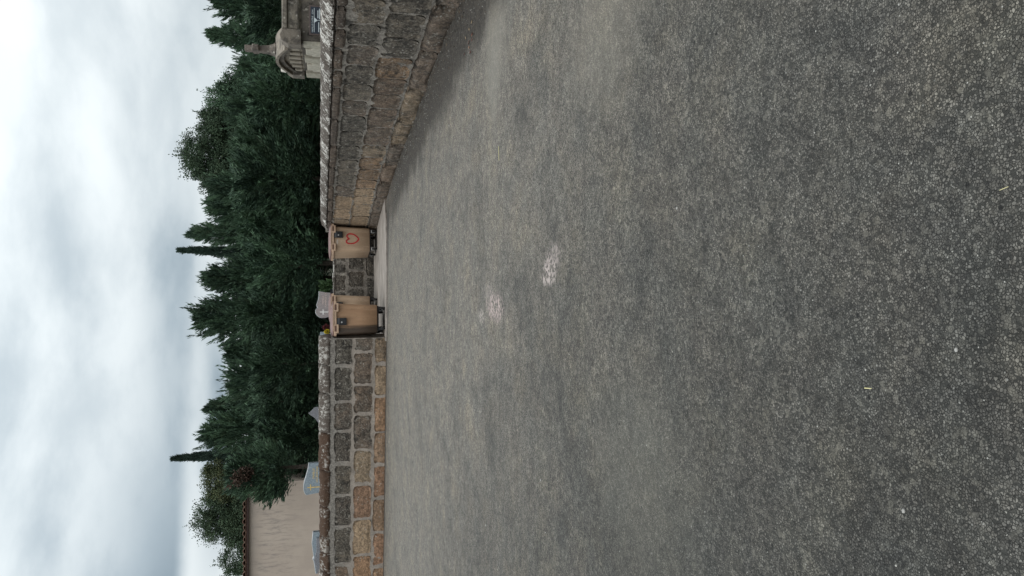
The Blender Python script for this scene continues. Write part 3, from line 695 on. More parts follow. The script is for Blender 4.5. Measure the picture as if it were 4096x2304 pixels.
def smooth_outline(pts, n=6):
    out = []; m = len(pts)
    for i in range(m):
        p0, p1, p2, p3 = (Vector(pts[(i + k) % m][:2]) for k in (-1, 0, 1, 2))
        sharp1 = len(pts[i]) > 2; sharp2 = len(pts[(i + 1) % m]) > 2
        if sharp1: p0 = p1 - (p2 - p1)
        if sharp2: p3 = p2 + (p2 - p1)
        for k in range(n):
            s = k / n; out.append(tuple(0.5 * (2 * p1 + (p2 - p0) * s + (2 * p0 - 5 * p1 + 4 * p2 - p3) * s * s + (3 * p1 - p0 - 3 * p2 + p3) * s ** 3)))
    return out
def grave(label, loc, rz, outline, mt, edge_m, thick=0.10, texts=(), cross=None, base=True):
    """outline in (x, z) from the foot of the stone; x sharp flag = third item"""
    t = thing('gravestone', label, 'gravestone', loc, rz, 'gravestones behind the yard wall')
    ol = smooth_outline(outline)
    MB().prism(ol, 'y', 0, thick, 0.008).build('headstone', mt, t)
    if edge_m:
        top = [p for p in ol]
        zs = [p[1] for p in ol]; zmin = min(zs) + 0.1
        inner = [(p[0] * 1.0, p[1]) for p in ol]
        run = [p for p in inner if p[1] > zmin]
        V = []; F = []
        for x, z in run: V += [(x, -0.004, z - 0.004), (x, thick + 0.004, z + 0.006), (x, thick + 0.004, z + 0.012), (x, -0.004, z + 0.010)]
        for i in range(len(run) - 1):
            if (Vector(run[i]) - Vector(run[i + 1])).length > 0.3: continue
            for k in range(4): F.append((4 * i + k, 4 * i + (k + 1) % 4, 4 * i + 4 + (k + 1) % 4, 4 * i + 4 + k))
        obj('polished_edge', mesh('polished_edge', V, F), edge_m, t)
    if base:
        xs = [p[0] for p in ol]; MB().box(min(xs) - 0.08, max(xs) + 0.08, -0.08, thick + 0.08, 0, 0.22, 0.01).build('plinth', mt, t)
        MB().box(min(xs) - 0.06, max(xs) + 0.06, -1.6, -0.09, 0, 0.32, 0.015).build('ledger', mt, t)
    for s, size, x, z, tilt, m in texts:
        o = obj('inscription', text_mesh(s, size, 0.002), m, t); o.rotation_euler = (math.pi / 2, tilt, 0); o.location = (x, -0.003, z)
    if cross:
        x, z0, z1, zb, w, m = cross
        MB().box(x - 0.013, x + 0.013, -0.008, 0.004, z0, z1).box(x - w, x - 0.0135, -0.008, 0.004, zb - 0.013, zb + 0.013).box(x + 0.0135, x + w, -0.008, 0.004, zb - 0.013, zb + 0.013).build('cross', m, t)
    return t
gx, gy = -0.52, 24.5
grave('rose grey granite headstone with round left lobe and pale cross above the forward bin', (gx, gy, 0), R(3),
      [(0.38, 0.15, 1), (0.37, 1.17), (0.415, 1.545, 1), (0.20, 1.555), (0.0, 1.612), (-0.06, 1.605), (-0.105, 1.585, 1), (-0.15, 1.628), (-0.21, 1.648), (-0.30, 1.63), (-0.39, 1.55), (-0.43, 1.42), (-0.40, 1.28), (-0.33, 1.15, 1), (-0.33, 0.15, 1)],
      M_grA, M_grE, 0.10, (('FAMILLE', 0.075, 0.0, 1.40, 0, M_pink), ('LAVERGE', 0.075, -0.07, 1.315, 0, M_pink), ('CA', 0.075, 0.265, 1.315, 0, M_pink)), (-0.24, 1.20, 1.52, 1.42, 0.085, M_white))
grave('blue grey granite headstone with wavy top and gilded cross before the house wall', (-5.65, 23.0, 0), R(-4),
      [(0.47, 0.15, 1), (0.47, 1.835, 1), (0.30, 1.855), (0.10, 1.905), (-0.10, 1.965), (-0.28, 1.982), (-0.40, 1.96), (-0.485, 1.91, 1), (-0.44, 1.55, 1), (-0.44, 0.15, 1)],
      M_grB, M_grE, 0.11, (('FAMILLE', 0.085, 0.0, 1.67, 0, M_gold), ('LACAUX', 0.085, -0.12, 1.578, 0, M_gold), ('Jean', 0.085, 0.235, 1.578, 0, M_gold)), (-0.26, 1.50, 1.88, 1.785, 0.085, M_gold))
grave('dark grey headstone tip with a pointed ogee top showing above the left wall', (-3.93, 24.0, 0), 0,
      [(0.26, 0.15, 1), (0.24, 1.55), (0.19, 1.70), (0.10, 1.80), (0.065, 1.862, 1), (0.0, 1.80), (-0.10, 1.67), (-0.25, 1.55), (-0.30, 1.40), (-0.30, 0.15, 1)], M_grC, None)
d = grave('low slate blue granite headstone with a stepped polygonal top, leftmost above the wall', (-7.75, 23.0, 0), R(-3),
      [(0.52, 0.15, 1), (0.52, 1.712, 1), (0.18, 1.742, 1), (-0.24, 1.692, 1), (-0.30, 1.715, 1), (-0.36, 1.688, 1), (-0.74, 1.635, 1), (-0.74, 0.15, 1)], M_grB, M_grE, 0.12)
MB().prism([(0.36, 1.50), (0.36, 1.615), (-0.02, 1.62), (-0.28, 1.685), (-0.40, 1.66), (-0.70, 1.60), (-0.70, 1.50)], 'y', -0.10, -0.008, 0.006).build('front_panel', M_grC, d)
grave('pale blue granite headstone with a rounded shoulder, tucked behind the left wall end', (-1.66, 24.5, 0), 0,
      [(0.27, 0.15, 1), (0.27, 1.50, 1), (0.10, 1.53), (-0.02, 1.548), (-0.08, 1.535, 1), (-0.15, 1.568), (-0.22, 1.548), (-0.27, 1.48), (-0.28, 1.3), (-0.28, 0.15, 1)], M_grB, None)

# ------------------------------------------------------------------ foliage builders
def quads_mesh(name, P, D, Sd, L, Wd, tint):
    """one lens-shaped blade per row: P root, D direction, Sd side, L length, Wd width"""
    N = len(P); D = D / np.linalg.norm(D, axis=1, keepdims=True); Sd = Sd - D * (Sd * D).sum(1, keepdims=True); Sd /= np.linalg.norm(Sd, axis=1, keepdims=True) + 1e-9
    L = L[:, None]; Wd = Wd[:, None]
    V = np.empty((N, 4, 3), np.float32); V[:, 0] = P; V[:, 1] = P + D * L * 0.45 + Sd * Wd * 0.5; V[:, 2] = P + D * L; V[:, 3] = P + D * L * 0.45 - Sd * Wd * 0.5
    me = bpy.data.meshes.new(name); me.vertices.add(4 * N); me.vertices.foreach_set('co', V.ravel())
    me.loops.add(4 * N); me.loops.foreach_set('vertex_index', np.arange(4 * N, dtype=np.int32))
    me.polygons.add(N); me.polygons.foreach_set('loop_start', np.arange(0, 4 * N, 4, dtype=np.int32))
    try: me.polygons.foreach_set('loop_total', np.full(N, 4, np.int32))
    except Exception: pass
    me.update(calc_edges=True); me.validate()
    a = me.color_attributes.new('tint', 'FLOAT_COLOR', 'POINT')
    c = np.ones((N, 4, 4), np.float32); c[:, :, 0] = tint[:, 0:1]; c[:, :, 1] = tint[:, 1:2]; c[:, :, 2] = 0
    a.data.foreach_set('color', c.ravel()); return me
def conifer_mesh(seed, H, Rm, z0, n_pl, per, lean=0.0, prof=0.75, blade=(0.10, 0.24), up=(0.15, 0.75), tipw=0.16):
    r = np.random.default_rng(seed); P = []; D = []; T = []
    for k in range(n_pl):
        t = r.uniform(0, 1) ** 1.15; hz = z0 + (H - z0) * t
        rad = Rm * (1 - t) ** prof * r.uniform(0.72, 1.18) * (0.75 + 0.25 * min(1, t * 5)) + 0.12
        ph = r.uniform(0, 2 * math.pi); el_ = r.uniform(*up) + 0.55 * t
        dirv = np.array([math.cos(ph) * math.cos(el_), math.sin(ph) * math.cos(el_), math.sin(el_)])
        ln = rad / max(0.35, math.cos(el_)); base = np.array([0, 0, hz - 0.55 * ln * math.sin(el_)])
        n = int(per * (0.45 + 0.8 * rad / Rm)); s = r.uniform(0.22, 1.0, n) ** 0.85
        w = tipw * (1.06 - s) ** 1.2 * 1.35 * (0.6 + rad / Rm * 0.8)
        droop = np.outer(s * s * ln * r.uniform(-0.05, 0.22), np.array([0, 0, -1]))
        c = base + np.outer(s * ln, dirv) + droop + r.normal(0, 1, (n, 3)) * w[:, None]
        d = dirv + r.normal(0, 0.46, (n, 3)) * (1.2 - s)[:, None] + np.array([0, 0, 0.12])
        tn = np.clip(r.normal(r.uniform(0.05, 0.95) ** 1.2, 0.15, n), 0, 1); wm = np.full(n, r.uniform(0, 1)) * r.uniform(0.8, 1.1, n)
        P.append(c); D.append(d); T.append(np.stack([tn, wm], 1))
        m = 16; q = r.uniform(0.80, 1.06, m); dd = dirv + r.normal(0, 0.34, (m, 3)) + np.array([0, 0, 0.25])        # thin shoots past the tip
        P.append(base + np.outer(q * ln, dirv) + r.normal(0, 0.03, (m, 3))); D.append(dd); T.append(np.stack([np.full(m, tn.mean()), np.full(m, 0.0)], 1))
    n = 220; s = r.uniform(0.0, 1, n)                                    # leader shoot
    c = np.stack([r.normal(0, 0.10, n) * (1.05 - s), r.normal(0, 0.10, n) * (1.05 - s), H - 0.9 + s * 0.95], 1)
    P.append(c); D.append(r.normal(0, 0.35, (n, 3)) * (1.2 - s)[:, None] + np.array([0, 0, 1.0])); T.append(np.stack([r.uniform(0.2, 0.7, n), np.zeros(n)], 1))
    P, D, T = np.concatenate(P), np.concatenate(D), np.concatenate(T)
    P[:, 0] += lean * (P[:, 2] / H) ** 2
    N = len(P); return quads_mesh('crown', P, D, r.normal(0, 1, (N, 3)), r.uniform(blade[0], blade[1], N), r.uniform(0.022, 0.05, N), T)
def spire_mesh(seed, H, Rm, z0, N=9000):
    r = np.random.default_rng(seed); t = r.uniform(0, 1, N); z = z0 + (H - z0) * t
    ph = r.uniform(0, 6.283, N); lob = 1 + 0.22 * np.sin(ph * 5 + z * 3.1) + 0.12 * np.sin(z * 7 + ph * 2)
    rad = Rm * np.clip((1 - t), 0, 1) ** 0.62 * np.sqrt(r.uniform(0.25, 1, N)) * lob + 0.012
    P = np.stack([np.cos(ph) * rad, np.sin(ph) * rad, z], 1)
    D = np.stack([np.cos(ph) * 0.33, np.sin(ph) * 0.33, np.full(N, 1.0)], 1) + r.normal(0, 0.22, (N, 3))
    return quads_mesh('crown', P, D, r.normal(0, 1, (N, 3)), r.uniform(0.10, 0.24, N), r.uniform(0.03, 0.06, N), np.stack([np.clip(r.normal(0.45, 0.2, N), 0, 1), r.uniform(0, 1, N)], 1))
def leafy_mesh(seed, H, Rm, z0, n_cl, per, csz=0.34, leaf=(0.05, 0.11), squash=1.0):
    r = np.random.default_rng(seed); P = []; D = []; T = []
    cz, hz = (z0 + H) / 2, (H - z0) / 2
    for k in range(n_cl):
        v = r.normal(0, 1, 3); v /= np.linalg.norm(v); q = r.uniform(0.12, 1) ** 0.5
        lump = 0.86 + 0.24 * noise.noise(Vector(v * 1.9) + Vector((seed * 3.1, 0, 0)))
        c = v * q * np.array([Rm, Rm, hz]) * lump + np.array([0, 0, cz])
        n = int(per * r.uniform(0.6, 1.3)); sz = csz * r.uniform(0.6, 1.3)
        P.append(c + np.clip(r.normal(0, 1, (n, 3)), -1.7, 1.7) * sz * np.array([0.55, 0.55, 0.45])); D.append(r.normal(0, 1, (n, 3)) + v * 0.7 + np.array([0, 0, -0.25]))
        T.append(np.stack([np.clip(r.normal(r.uniform(0.2, 0.8), 0.2, n), 0, 1), r.uniform(0, 1, n)], 1))
        if r.uniform() < 0.14:                                            # twig that sticks out of the outline
            m = 26; s = r.uniform(0, 1, m); dv = v + np.array([0, 0, 0.5]); P.append(c + np.outer(s * 0.34, dv) + r.normal(0, 0.03, (m, 3))); D.append(dv + r.normal(0, 0.6, (m, 3))); T.append(np.stack([r.uniform(.2, .7, m), r.uniform(0, 1, m)], 1))
    P, D, T = np.concatenate(P), np.concatenate(D), np.concatenate(T); N = len(P)
    return quads_mesh('crown', P, D, r.normal(0, 1, (N, 3)), r.uniform(leaf[0], leaf[1], N), r.uniform(leaf[0] * 0.7, leaf[1] * 0.75, N), T)
def trunk_mesh(seed, H, r0, limbs=7, z_l=1.4, top=None, spread=1.0):
    rd = random.Random(seed); m = MB(); p = Vector((0, 0, -0.1)); top = top or H * 0.8; k = 6; rr = r0
    pts = [p]
    for i in range(1, k + 1): pts.append(Vector((rd.uniform(-.06, .06) * i * 0.5, rd.uniform(-.06, .06) * i * 0.5, top * i / k)))
    for i in range(k): m.cyl(pts[i], pts[i + 1] + Vector((0, 0, 0.02)), r0 * (1 - i / k * 0.85), r0 * (1 - (i + 1) / k * 0.85), 8)
    for i in range(limbs):
        f = rd.uniform(0.25, 0.95); z = top * f; b0 = pts[int(f * k * 0.999)]; a = rd.uniform(0, 6.28); L = spread * rd.uniform(0.5, 1.0) * (1.2 - f)
        q = Vector((b0.x, b0.y, z)); e_ = q + Vector((math.cos(a), math.sin(a), rd.uniform(0.25, 0.8))) * L
        m.cyl(q, e_, r0 * 0.32 * (1.1 - f), r0 * 0.08, 6)
    me = bpy.data.meshes.new('trunk'); m.b.to_mesh(me); m.b.free(); return me

# one mesh per variety, unit heights chosen near the real ones; trees share them
CON = [conifer_mesh(11 + i, H, Rm, z0, 320, 125, prof=pf) for i, (H, Rm, z0, pf) in enumerate(((6.2, 1.9, 1.5, 0.62), (5.6, 1.7, 1.6, 0.7), (6.4, 1.5, 1.5, 0.8), (5.0, 2.0, 1.7, 0.55)))]
CON_H = [6.2, 5.6, 6.4, 5.0]
SKIRT = [conifer_mesh(31 + i, 4.2, 1.7, 1.75, 210, 95, prof=0.42, up=(-0.25, 0.55)) for i in range(2)]
GRD = [conifer_mesh(41 + i, 5.2, 1.9, 0.1, 190, 80, prof=0.45, up=(-0.1, 0.6), blade=(0.14, 0.32)) for i in range(2)]
TR = [trunk_mesh(51 + i, 6.0, 0.16, 8, spread=1.2) for i in range(3)]
def tree(name, label, x, y, H, crown, Href, m, seed, wide=1.0, trunk=None, group='trees beyond the cemetery'):
    rd = random.Random(seed); t = thing(name, label, 'tree', (x, y, 0), rd.uniform(0, 6.28), group)
    k = H / Href
    c = obj('crown', crown, None, t); c.scale = (k * wide, k * wide, k)
    if not crown.materials: crown.materials.append(m)
    if crown.materials[0] is not m:
        c.material_slots[0].link = 'OBJECT'; c.material_slots[0].material = m
    tk = obj('trunk', trunk or TR[seed % 3], M_bark, t); tk.scale = (1, 1, k * Href / 6.0 * (0.95))
    return t
def at33(x, z, y): return x * y / 33.0, 1.5 + (z - 1.5) * y / 33.0

con = [ # label, x and top as seen at 33 m, distance, variety, width
 ('tall dark evergreen right of the left spire cypress, its side overlapping it', -5.95, 6.05, 33.0, 0, .95),
 ('evergreen with a bare leaning tip sprig, right of the left spire cypress', -4.92, 5.95, 34.0, 2, .80),
 ('short dark evergreen in the low dip of the skyline behind the left wall', -3.88, 5.0, 32.5, 3, .90),
 ('rounded dark evergreen at the right side of the skyline dip', -2.75, 5.15, 33.5, 1, .95),
 ('broad two-tipped evergreen rising behind the forward bin', -1.22, 6.35, 33.0, 0, 1.0),
 ('feathery evergreen just left of the right spire cypress', 0.42, 6.0, 33.0, 1, .85),
 ('feathery evergreen just right of the right spire cypress, with drooping tips', 2.25, 6.60, 34.0, 2, .72),
 ('dark evergreen left of the tall broadleaf crown', 3.45, 5.85, 33.0, 1, 1.0),
 ('evergreen with a lit pointed top under the left edge of the highest broadleaf crown', 4.15, 5.75, 32.0, 0, .85),
 ('evergreen standing in front of the highest broadleaf crown', 5.9, 4.9, 32.0, 1, 1.0),
 ('evergreen in front of the gappy broadleaf crown', 7.35, 4.9, 32.0, 3, .85),
 ('evergreen with the lowest tip, left of the tomb cross', 9.15, 4.6, 33.0, 3, .6),
 ('evergreen with spiky side branches above the tomb cornice', 10.45, 5.85, 31.0, 2, .85),
 ('evergreen cut by the picture edge above the tomb roof', 11.8, 5.6, 31.5, 0, .95)]
for i, (lab, x, z, y, v, w) in enumerate(con):
    X, H = at33(x, z, y); tree('conifer_tree', lab, X, y, H, CON[v], CON_H[v], M_con, 200 + i, w)
for i, (lab, x, z, y) in enumerate((('thin dark spire cypress at left, its tip leaning slightly', -6.80, 7.30, 35.0), ('thin dark spire cypress above the gap between the bins', 1.37, 7.08, 35.0))):
    X, H = at33(x, z, y); t = tree('cypress_tree', lab, X, y, H, spire_mesh(61 + i, H, 0.38, 1.2), H, M_cyp, 230 + i); t.rotation_euler = (R(-0.5), R(-1.2 if i == 0 else 1.5), 0)
brd = [('sparse leafy broadleaf tree above the far left end of the house roof', -11.3, 5.75, 36.0, 1.7, 1.7, M_dec, 120),
       ('dense broadleaf tree behind the house roof, tallest at left', -9.35, 6.75, 36.0, 1.75, 2.2, M_dec, 190),
       ('yellowish green tree between the house roof and the left cypress', -7.75, 6.6, 35.5, 1.35, 2.0, M_yel, 150),
       ('tall dense broadleaf tree, highest crown right of centre', 5.25, 7.25, 35.0, 2.0, 1.6, M_dec, 300),
       ('broadleaf tree with open gaps in its crown, right of the highest crown', 6.85, 6.72, 35.5, 1.5, 1.8, M_dec, 190),
       ('dark leafy tree sloping down towards the tomb', 7.95, 6.1, 34.0, 1.15, 1.6, M_con, 170)]
for i, (lab, x, z, y, rm, z0, m, ncl) in enumerate(brd):
    X, H = at33(x, z, y); tree('broadleaf_tree', lab, X, y, H, leafy_mesh(71 + i, H, rm, z0, int(ncl * 3.4), 150, 0.25, (0.04, 0.09)), H, m, 240 + i, trunk=trunk_mesh(81 + i, H, 0.15, 10, spread=1.8))
low = [('bushy low evergreen beside the house corner', -5.75, 29.5, 3.7, .95, 0), ('low spreading evergreen behind the pointed gravestone', -4.3, 30.0, 3.9, 1, 1), ('low evergreen fronting the skyline dip', -2.9, 29.5, 3.8, 1, 0),
       ('low drooping evergreen above the rose grey gravestone', -0.9, 30.0, 4.2, 1, 1), ('low drooping evergreen above the gap between the bins', 0.9, 29.5, 4.0, 1, 0), ('low evergreen above the heart bin', 2.5, 30.0, 4.3, 1, 1),
       ('low evergreen below the highest broadleaf crown', 4.1, 29.5, 4.5, 1.05, 0), ('low evergreen behind the middle of the right wall', 5.6, 30.0, 4.3, 1, 1), ('low evergreen just left of the tomb', 7.1, 29.5, 4.0, 1, 0),
       ('low evergreen behind the tomb pediment', 8.6, 29.0, 3.5, 1, 1), ('low evergreen behind the tomb cornice', 10.0, 28.5, 4.0, 1, 0)]
for i, (lab, x, y, H, w, v) in enumerate(low): tree('conifer_tree', lab, x, y, H, SKIRT[v], 4.2, M_con, 260 + i, w * 1.1)
gt = tree('conifer_tree', 'evergreen reaching long green branches across the house corner', -6.08, 26.2, 4.35, conifer_mesh(97, 4.35, 0.98, 2.75, 130, 90, prof=0.45, up=(-0.05, 0.5)), 4.35, M_con, 275)
dead = leafy_mesh(95, 4.15, 0.26, 3.65, 20, 50, 0.16, (0.05, 0.12)); obj('dead_branch', dead, M_dead, gt).location = (0.10, -0.85, 0.0); gt.rotation_euler = (0, 0, 0)
hid = ['far left behind the house', 'behind the blue grey gravestone', 'left of the pointed gravestone', 'right of the pointed gravestone', 'behind the left wall end', 'behind the rose grey gravestone', 'behind the right spire cypress', 'behind the heart bin', 'behind the highest broadleaf crown', 'behind the middle of the right wall', 'left of the tomb', 'behind the tomb', 'beyond the picture edge behind the tomb']
for i, w in enumerate(hid):
    tree('conifer_tree', 'shaded back row evergreen with low boughs, ' + w, -11.5 + i * 2.1, 38.0 + (i % 2) * 1.2, 5.0 + 0.4 * math.sin(i * 2.3), GRD[i % 2], 5.2, M_con, 280 + i, 1.0)

# ------------------------------------------------------------------ house at left
def f_render(q, b):
    p = pos(q); n = q.noise(p, 0.8, 5, 0.6); fn = q.noise(p, 30, 4, 0.6)
    c = q.mix(q.ss(n, 0.3, 0.7), (0.42, 0.350, 0.298), (0.49, 0.412, 0.350))
    s = q.n('ShaderNodeSeparateXYZ'); q.link(p, s.inputs[0])
    st = q.noise(q.mapping(p, scale=(4.2, 1, 0.75), loc=(2, 0, 1)), 2.0, 7, 0.74, 0.3)
    hi = q.math('MULTIPLY', q.ss(s.outputs[2], 1.9, 3.0), q.ss(s.outputs[2], 4.0, 3.4))
    c = q.mix(q.math('MULTIPLY', q.ss(st, 0.46, 0.66), q.math('ADD', q.math('MULTIPLY', hi, 0.52), 0.08)), c, (0.17, 0.162, 0.158))
    q.link(c, b.inputs['Base Color']); bump(q, b, fn, 0.3, 0.006)
M_render = mat('pink_beige_render', f_render, 0.9, 0.2)
M_fascia = plain('brown_fascia', (0.085, 0.055, 0.048), 0.7, 0.2, 4, 0.1)
M_tile = plain('weathered_roof_tile', (0.17, 0.10, 0.075), 0.85, 0.4, 5, 0.3, 0.5, (0.06, 0.055, 0.05))
house = thing('house', 'low house with pinkish beige rendered wall and tiled eaves at far left', 'house', (-6.92, 28.0, 0))
MB().prism([(0, -0.1), (6.0, -0.1), (6.0, 3.15), (0.02, 3.97), (0, 3.97)], 'x', -8.0, 0).build('wall', M_render, house)
MB().box(-8.1, 0.10, -0.12, 0.0, 3.955, 4.055, 0.004).build('fascia', M_fascia, house)
roof = MB().prism([(-0.16, 4.058), (6.2, 3.20), (6.2, 3.17), (-0.16, 4.028)], 'x', -8.2, 0.12).build('roof', M_tile, house)
th = MB()
ring = [(0.10 * math.cos(R(a)), 0.075 * math.sin(R(a))) for a in range(0, 181, 30)]; ring2 = [(0.08 * math.cos(R(a)), 0.055 * math.sin(R(a))) for a in range(180, -1, -30)]
th.prism(ring + ring2, 'y', -0.03, 3.22)
tme = bpy.data.meshes.new('roof_tile'); th.b.to_mesh(tme); th.b.free()
for i in range(40):
    o = obj('roof_tile', tme, M_tile, house); o.location = (-8.1 + i * 0.207, -0.2, 4.062 + 0.012 * math.sin(i * 2.7)); o.rotation_euler = (R(-7.7), 0, 0)

# ------------------------------------------------------------------ family tomb behind the right wall
def f_tomb(q, b):
    p = pos(q); oi = q.n('ShaderNodeObjectInfo'); n = q.noise(p, 3.2, 6, 0.62, 0.3); m = q.noise(p, 14, 5, 0.65); fn = q.noise(p, 60, 3, 0.7)
    c = q.mix(q.ss(m, 0.3, 0.7), q.mix(1.0, oi.outputs['Color'], (0.75, 0.74, 0.72), 'MULTIPLY'), q.mix(1.0, oi.outputs['Color'], (1.2, 1.18, 1.15), 'MULTIPLY'))
    c = q.mix(q.ss(q.math('ADD', q.math('MULTIPLY', q.math('ADD', n, m), 0.5), q.math('MULTIPLY', oi.outputs['Alpha'], 0.3)), 0.60, 0.76, 0, 0.8), c, (0.07, 0.062, 0.055))
    v = q.voro(p, 11); c = q.mix(q.math('MULTIPLY', q.ss(q.math('ADD', v, q.math('MULTIPLY', fn, 0.2)), 0.36, 0.26), q.ss(n, 0.50, 0.60, 0, 0.8)), c, (0.46, 0.43, 0.375))
    c = weather(q, p, c, q.math('MULTIPLY', oi.outputs['Alpha'], 1.1))
    q.link(c, b.inputs['Base Color']); bump(q, b, q.math('ADD', m, q.math('MULTIPLY', fn, 0.4)), 0.5, 0.012)
M_tomb = mat('weathered_limestone', f_tomb, 0.92, 0.2)
M_plaque = plain('dark_marble_plaque', (0.022, 0.028, 0.040), 0.3, 0.3, 9, 0)
M_silver = plain('silver_lettering', (0.50, 0.55, 0.58), 0.5, 0.1, 9, 0)
M_bead = plain('white_ceramic', (0.8, 0.8, 0.78), 0.3, 0.05, 9, 0)
tomb = thing('family_tomb', 'grey stone family tomb with cornice, arched pediment and worn cross behind the right wall', 'tomb', (4.0, 12.55, 0), R(-5.45))
LIM = (0.26, 0.238, 0.20)
def tp(name, mb_, col=LIM, cru=0.2, parent=tomb, m=None):
    o = mb_.build(name, m or M_tomb, parent); o.color = (*col, cru); return o
LT = 3.05
tp('wall', MB().box(0, 3.4, 0, LT, -0.05, 1.80), (0.17, 0.15, 0.125), 0.75)
tp('cornice', MB().prism([(0, 1.795), (-0.05, 1.84), (-0.06, 1.86), (-0.06, 2.00), (-0.10, 2.02), (-0.10, 2.085), (0.0, 2.10), (0.3, 2.10), (0.3, 1.795)], 'x', 0.15, 3.5, 0.006), (0.24, 0.215, 0.18), 0.55)
tp('roof_slab', MB().box(0.31, 3.35, 0.31, LT - 0.05, 1.81, 2.06), cru=0.5)
for v0, v1, zt in ((-0.09, 0.30, 2.13), (2.74, 3.13, 2.15)):
    ac = MB().prism([(-0.09, 1.80), (0.14, 1.80), (0.14, zt - 0.08), (0.10, zt - 0.02), (0.04, zt), (-0.03, zt - 0.02), (-0.09, zt - 0.12)], 'y', v0, v1, 0.008)
    tp('corner_block', ac, (0.20, 0.176, 0.15), 0.55)
tp('finial', MB().cyl((0.06, 2.92, 2.16), (0.06, 2.92, 2.255), 0.085, 0.07, 12), (0.62, 0.60, 0.56), 0.0)
def arc(v0, v1, zb, rise, n=14): return [(v0 + (v1 - v0) * i / n, zb + rise * math.sin(math.pi * i / n)) for i in range(n + 1)]
for nm, ext, zb, rise, th_, cr_ in (('pediment_moulding', -0.10, 2.02, 0.20, 0.055, 0.45), ('pediment_moulding', -0.05, 1.93, 0.20, 0.085, 0.75)):
    o1 = arc(0.37, 2.69, zb, rise); o2 = [(v, z + th_) for v, z in o1][::-1]
    tp(nm, MB().prism(o1 + o2, 'x', ext, 0.30, 0.005), (0.25, 0.22, 0.185), cr_)
tp('tympanum', MB().prism(arc(0.38, 2.68, 1.935, 0.20) + [(2.68, 1.80), (0.38, 1.80)], 'x', 0.0, 0.28), (0.24, 0.21, 0.17), 0.5)
for k in range(6):
    v = 0.55 + k * 0.37; tp('modillion', MB().box(-0.045, -0.002, v, v + 0.15, 1.83, 1.925 + 0.12 * math.sin(math.pi * (v - 0.3) / 2.4), 0.015), (0.30, 0.27, 0.225), 0.3)
for v0, v1 in ((0.02, 0.22), (1.10, 1.50), (2.56, 3.03)):
    tp('pilaster', MB().box(-0.075, -0.002, v0, v1, 0, 1.77, 0.012), (0.36, 0.34, 0.285), 0.05)
for v0, v1 in ((0.34, 0.98), (1.64, 2.42)):
    ch = 0.10
    for z0, z1 in ((1.05, 1.74),):
        fr = [(v0, z0 + ch), (v0 + ch, z0 + ch), (v0 + ch, z0), (v1 - ch, z0), (v1 - ch, z0 + ch), (v1, z0 + ch), (v1, z1 - ch), (v1 - ch, z1 - ch), (v1 - ch, z1), (v0 + ch, z1), (v0 + ch, z1 - ch), (v0, z1 - ch)]
        pn = tp('panel', MB().prism(fr, 'x', -0.06, -0.004, 0.012), (0.43, 0.405, 0.345), 0.0)
        MB().cyl((-0.061, (v0 + v1) / 2, 1.46), (-0.095, (v0 + v1) / 2, 1.46), 0.035, 0.028, 12).build('rosette', M_bead, pn)
    tp('panel', MB().box(-0.04, -0.004, v0, v1, 0.1, 1.0, 0.008), (0.43, 0.405, 0.345), 0.0)
cx = MB()                                                     # worn cross on a flared pedestal, plane parallel to the pediment
yc, xc = 1.38, 0.08
cx.loft([[(xc + a * w, yc + b_ * d_, z) for a, b_ in ((-1, -1), (1, -1), (1, 1), (-1, 1))] for w, d_, z in ((0.11, 0.24, 2.12), (0.11, 0.23, 2.22), (0.085, 0.19, 2.235), (0.10, 0.20, 2.265), (0.08, 0.17, 2.29), (0.06, 0.11, 2.37), (0.052, 0.09, 2.50))])
tp('cross_pedestal', cx, (0.18, 0.155, 0.135), 0.6)
tp('cross', MB().prism([(yc - 0.085, 2.48), (yc + 0.085, 2.48), (yc + 0.075, 2.545), (yc + 0.19, 2.55), (yc + 0.195, 2.655), (yc + 0.08, 2.66), (yc + 0.085, 2.79), (yc - 0.075, 2.785), (yc - 0.075, 2.665), (yc - 0.20, 2.65), (yc - 0.19, 2.545), (yc - 0.08, 2.54)], 'x', xc - 0.05, xc + 0.05, 0.012), (0.17, 0.145, 0.13), 0.6)
pq = MB().box(0.085, 0.545, -0.035, -0.003, 1.22, 1.675, 0.003).build('plaque_frame', plain('bronze_frame', (0.10, 0.075, 0.07), 0.6, 0.2, 9, 0), tomb)
MB().box(0.105, 0.525, -0.042, -0.036, 1.24, 1.655).build('plaque', M_plaque, pq)
for s, size, x, z in (('FAMILLE CATRIE - JON', 0.0355, 0.122, 1.612),):
    o = obj('inscription', text_mesh(s, size, 0.001), M_silver, pq); o.rotation_euler = (math.pi / 2, 0, 0); o.location = (x, -0.0435, z)
lm = MB().box(0.125, 0.505, -0.0445, -0.043, 1.594, 1.601).prism([(0.275, 1.594), (0.355, 1.594), (0.318, 1.548), (0.312, 1.548)], 'y', -0.0445, -0.043).box(0.312, 0.318, -0.0445, -0.043, 1.26, 1.548)
lm.build('engraved_line', M_silver, pq)
ln = MB()
for x0, x1, z in ((0.135, 0.285, 1.528), (0.135, 0.285, 1.500), (0.135, 0.285, 1.472), (0.35, 0.47, 1.540), (0.335, 0.50, 1.514), (0.345, 0.485, 1.488)):
    ln.box(x0, x1, -0.0445, -0.043, z - 0.006, z + 0.006)
ln.build('worn_lettering', M_silver, pq)

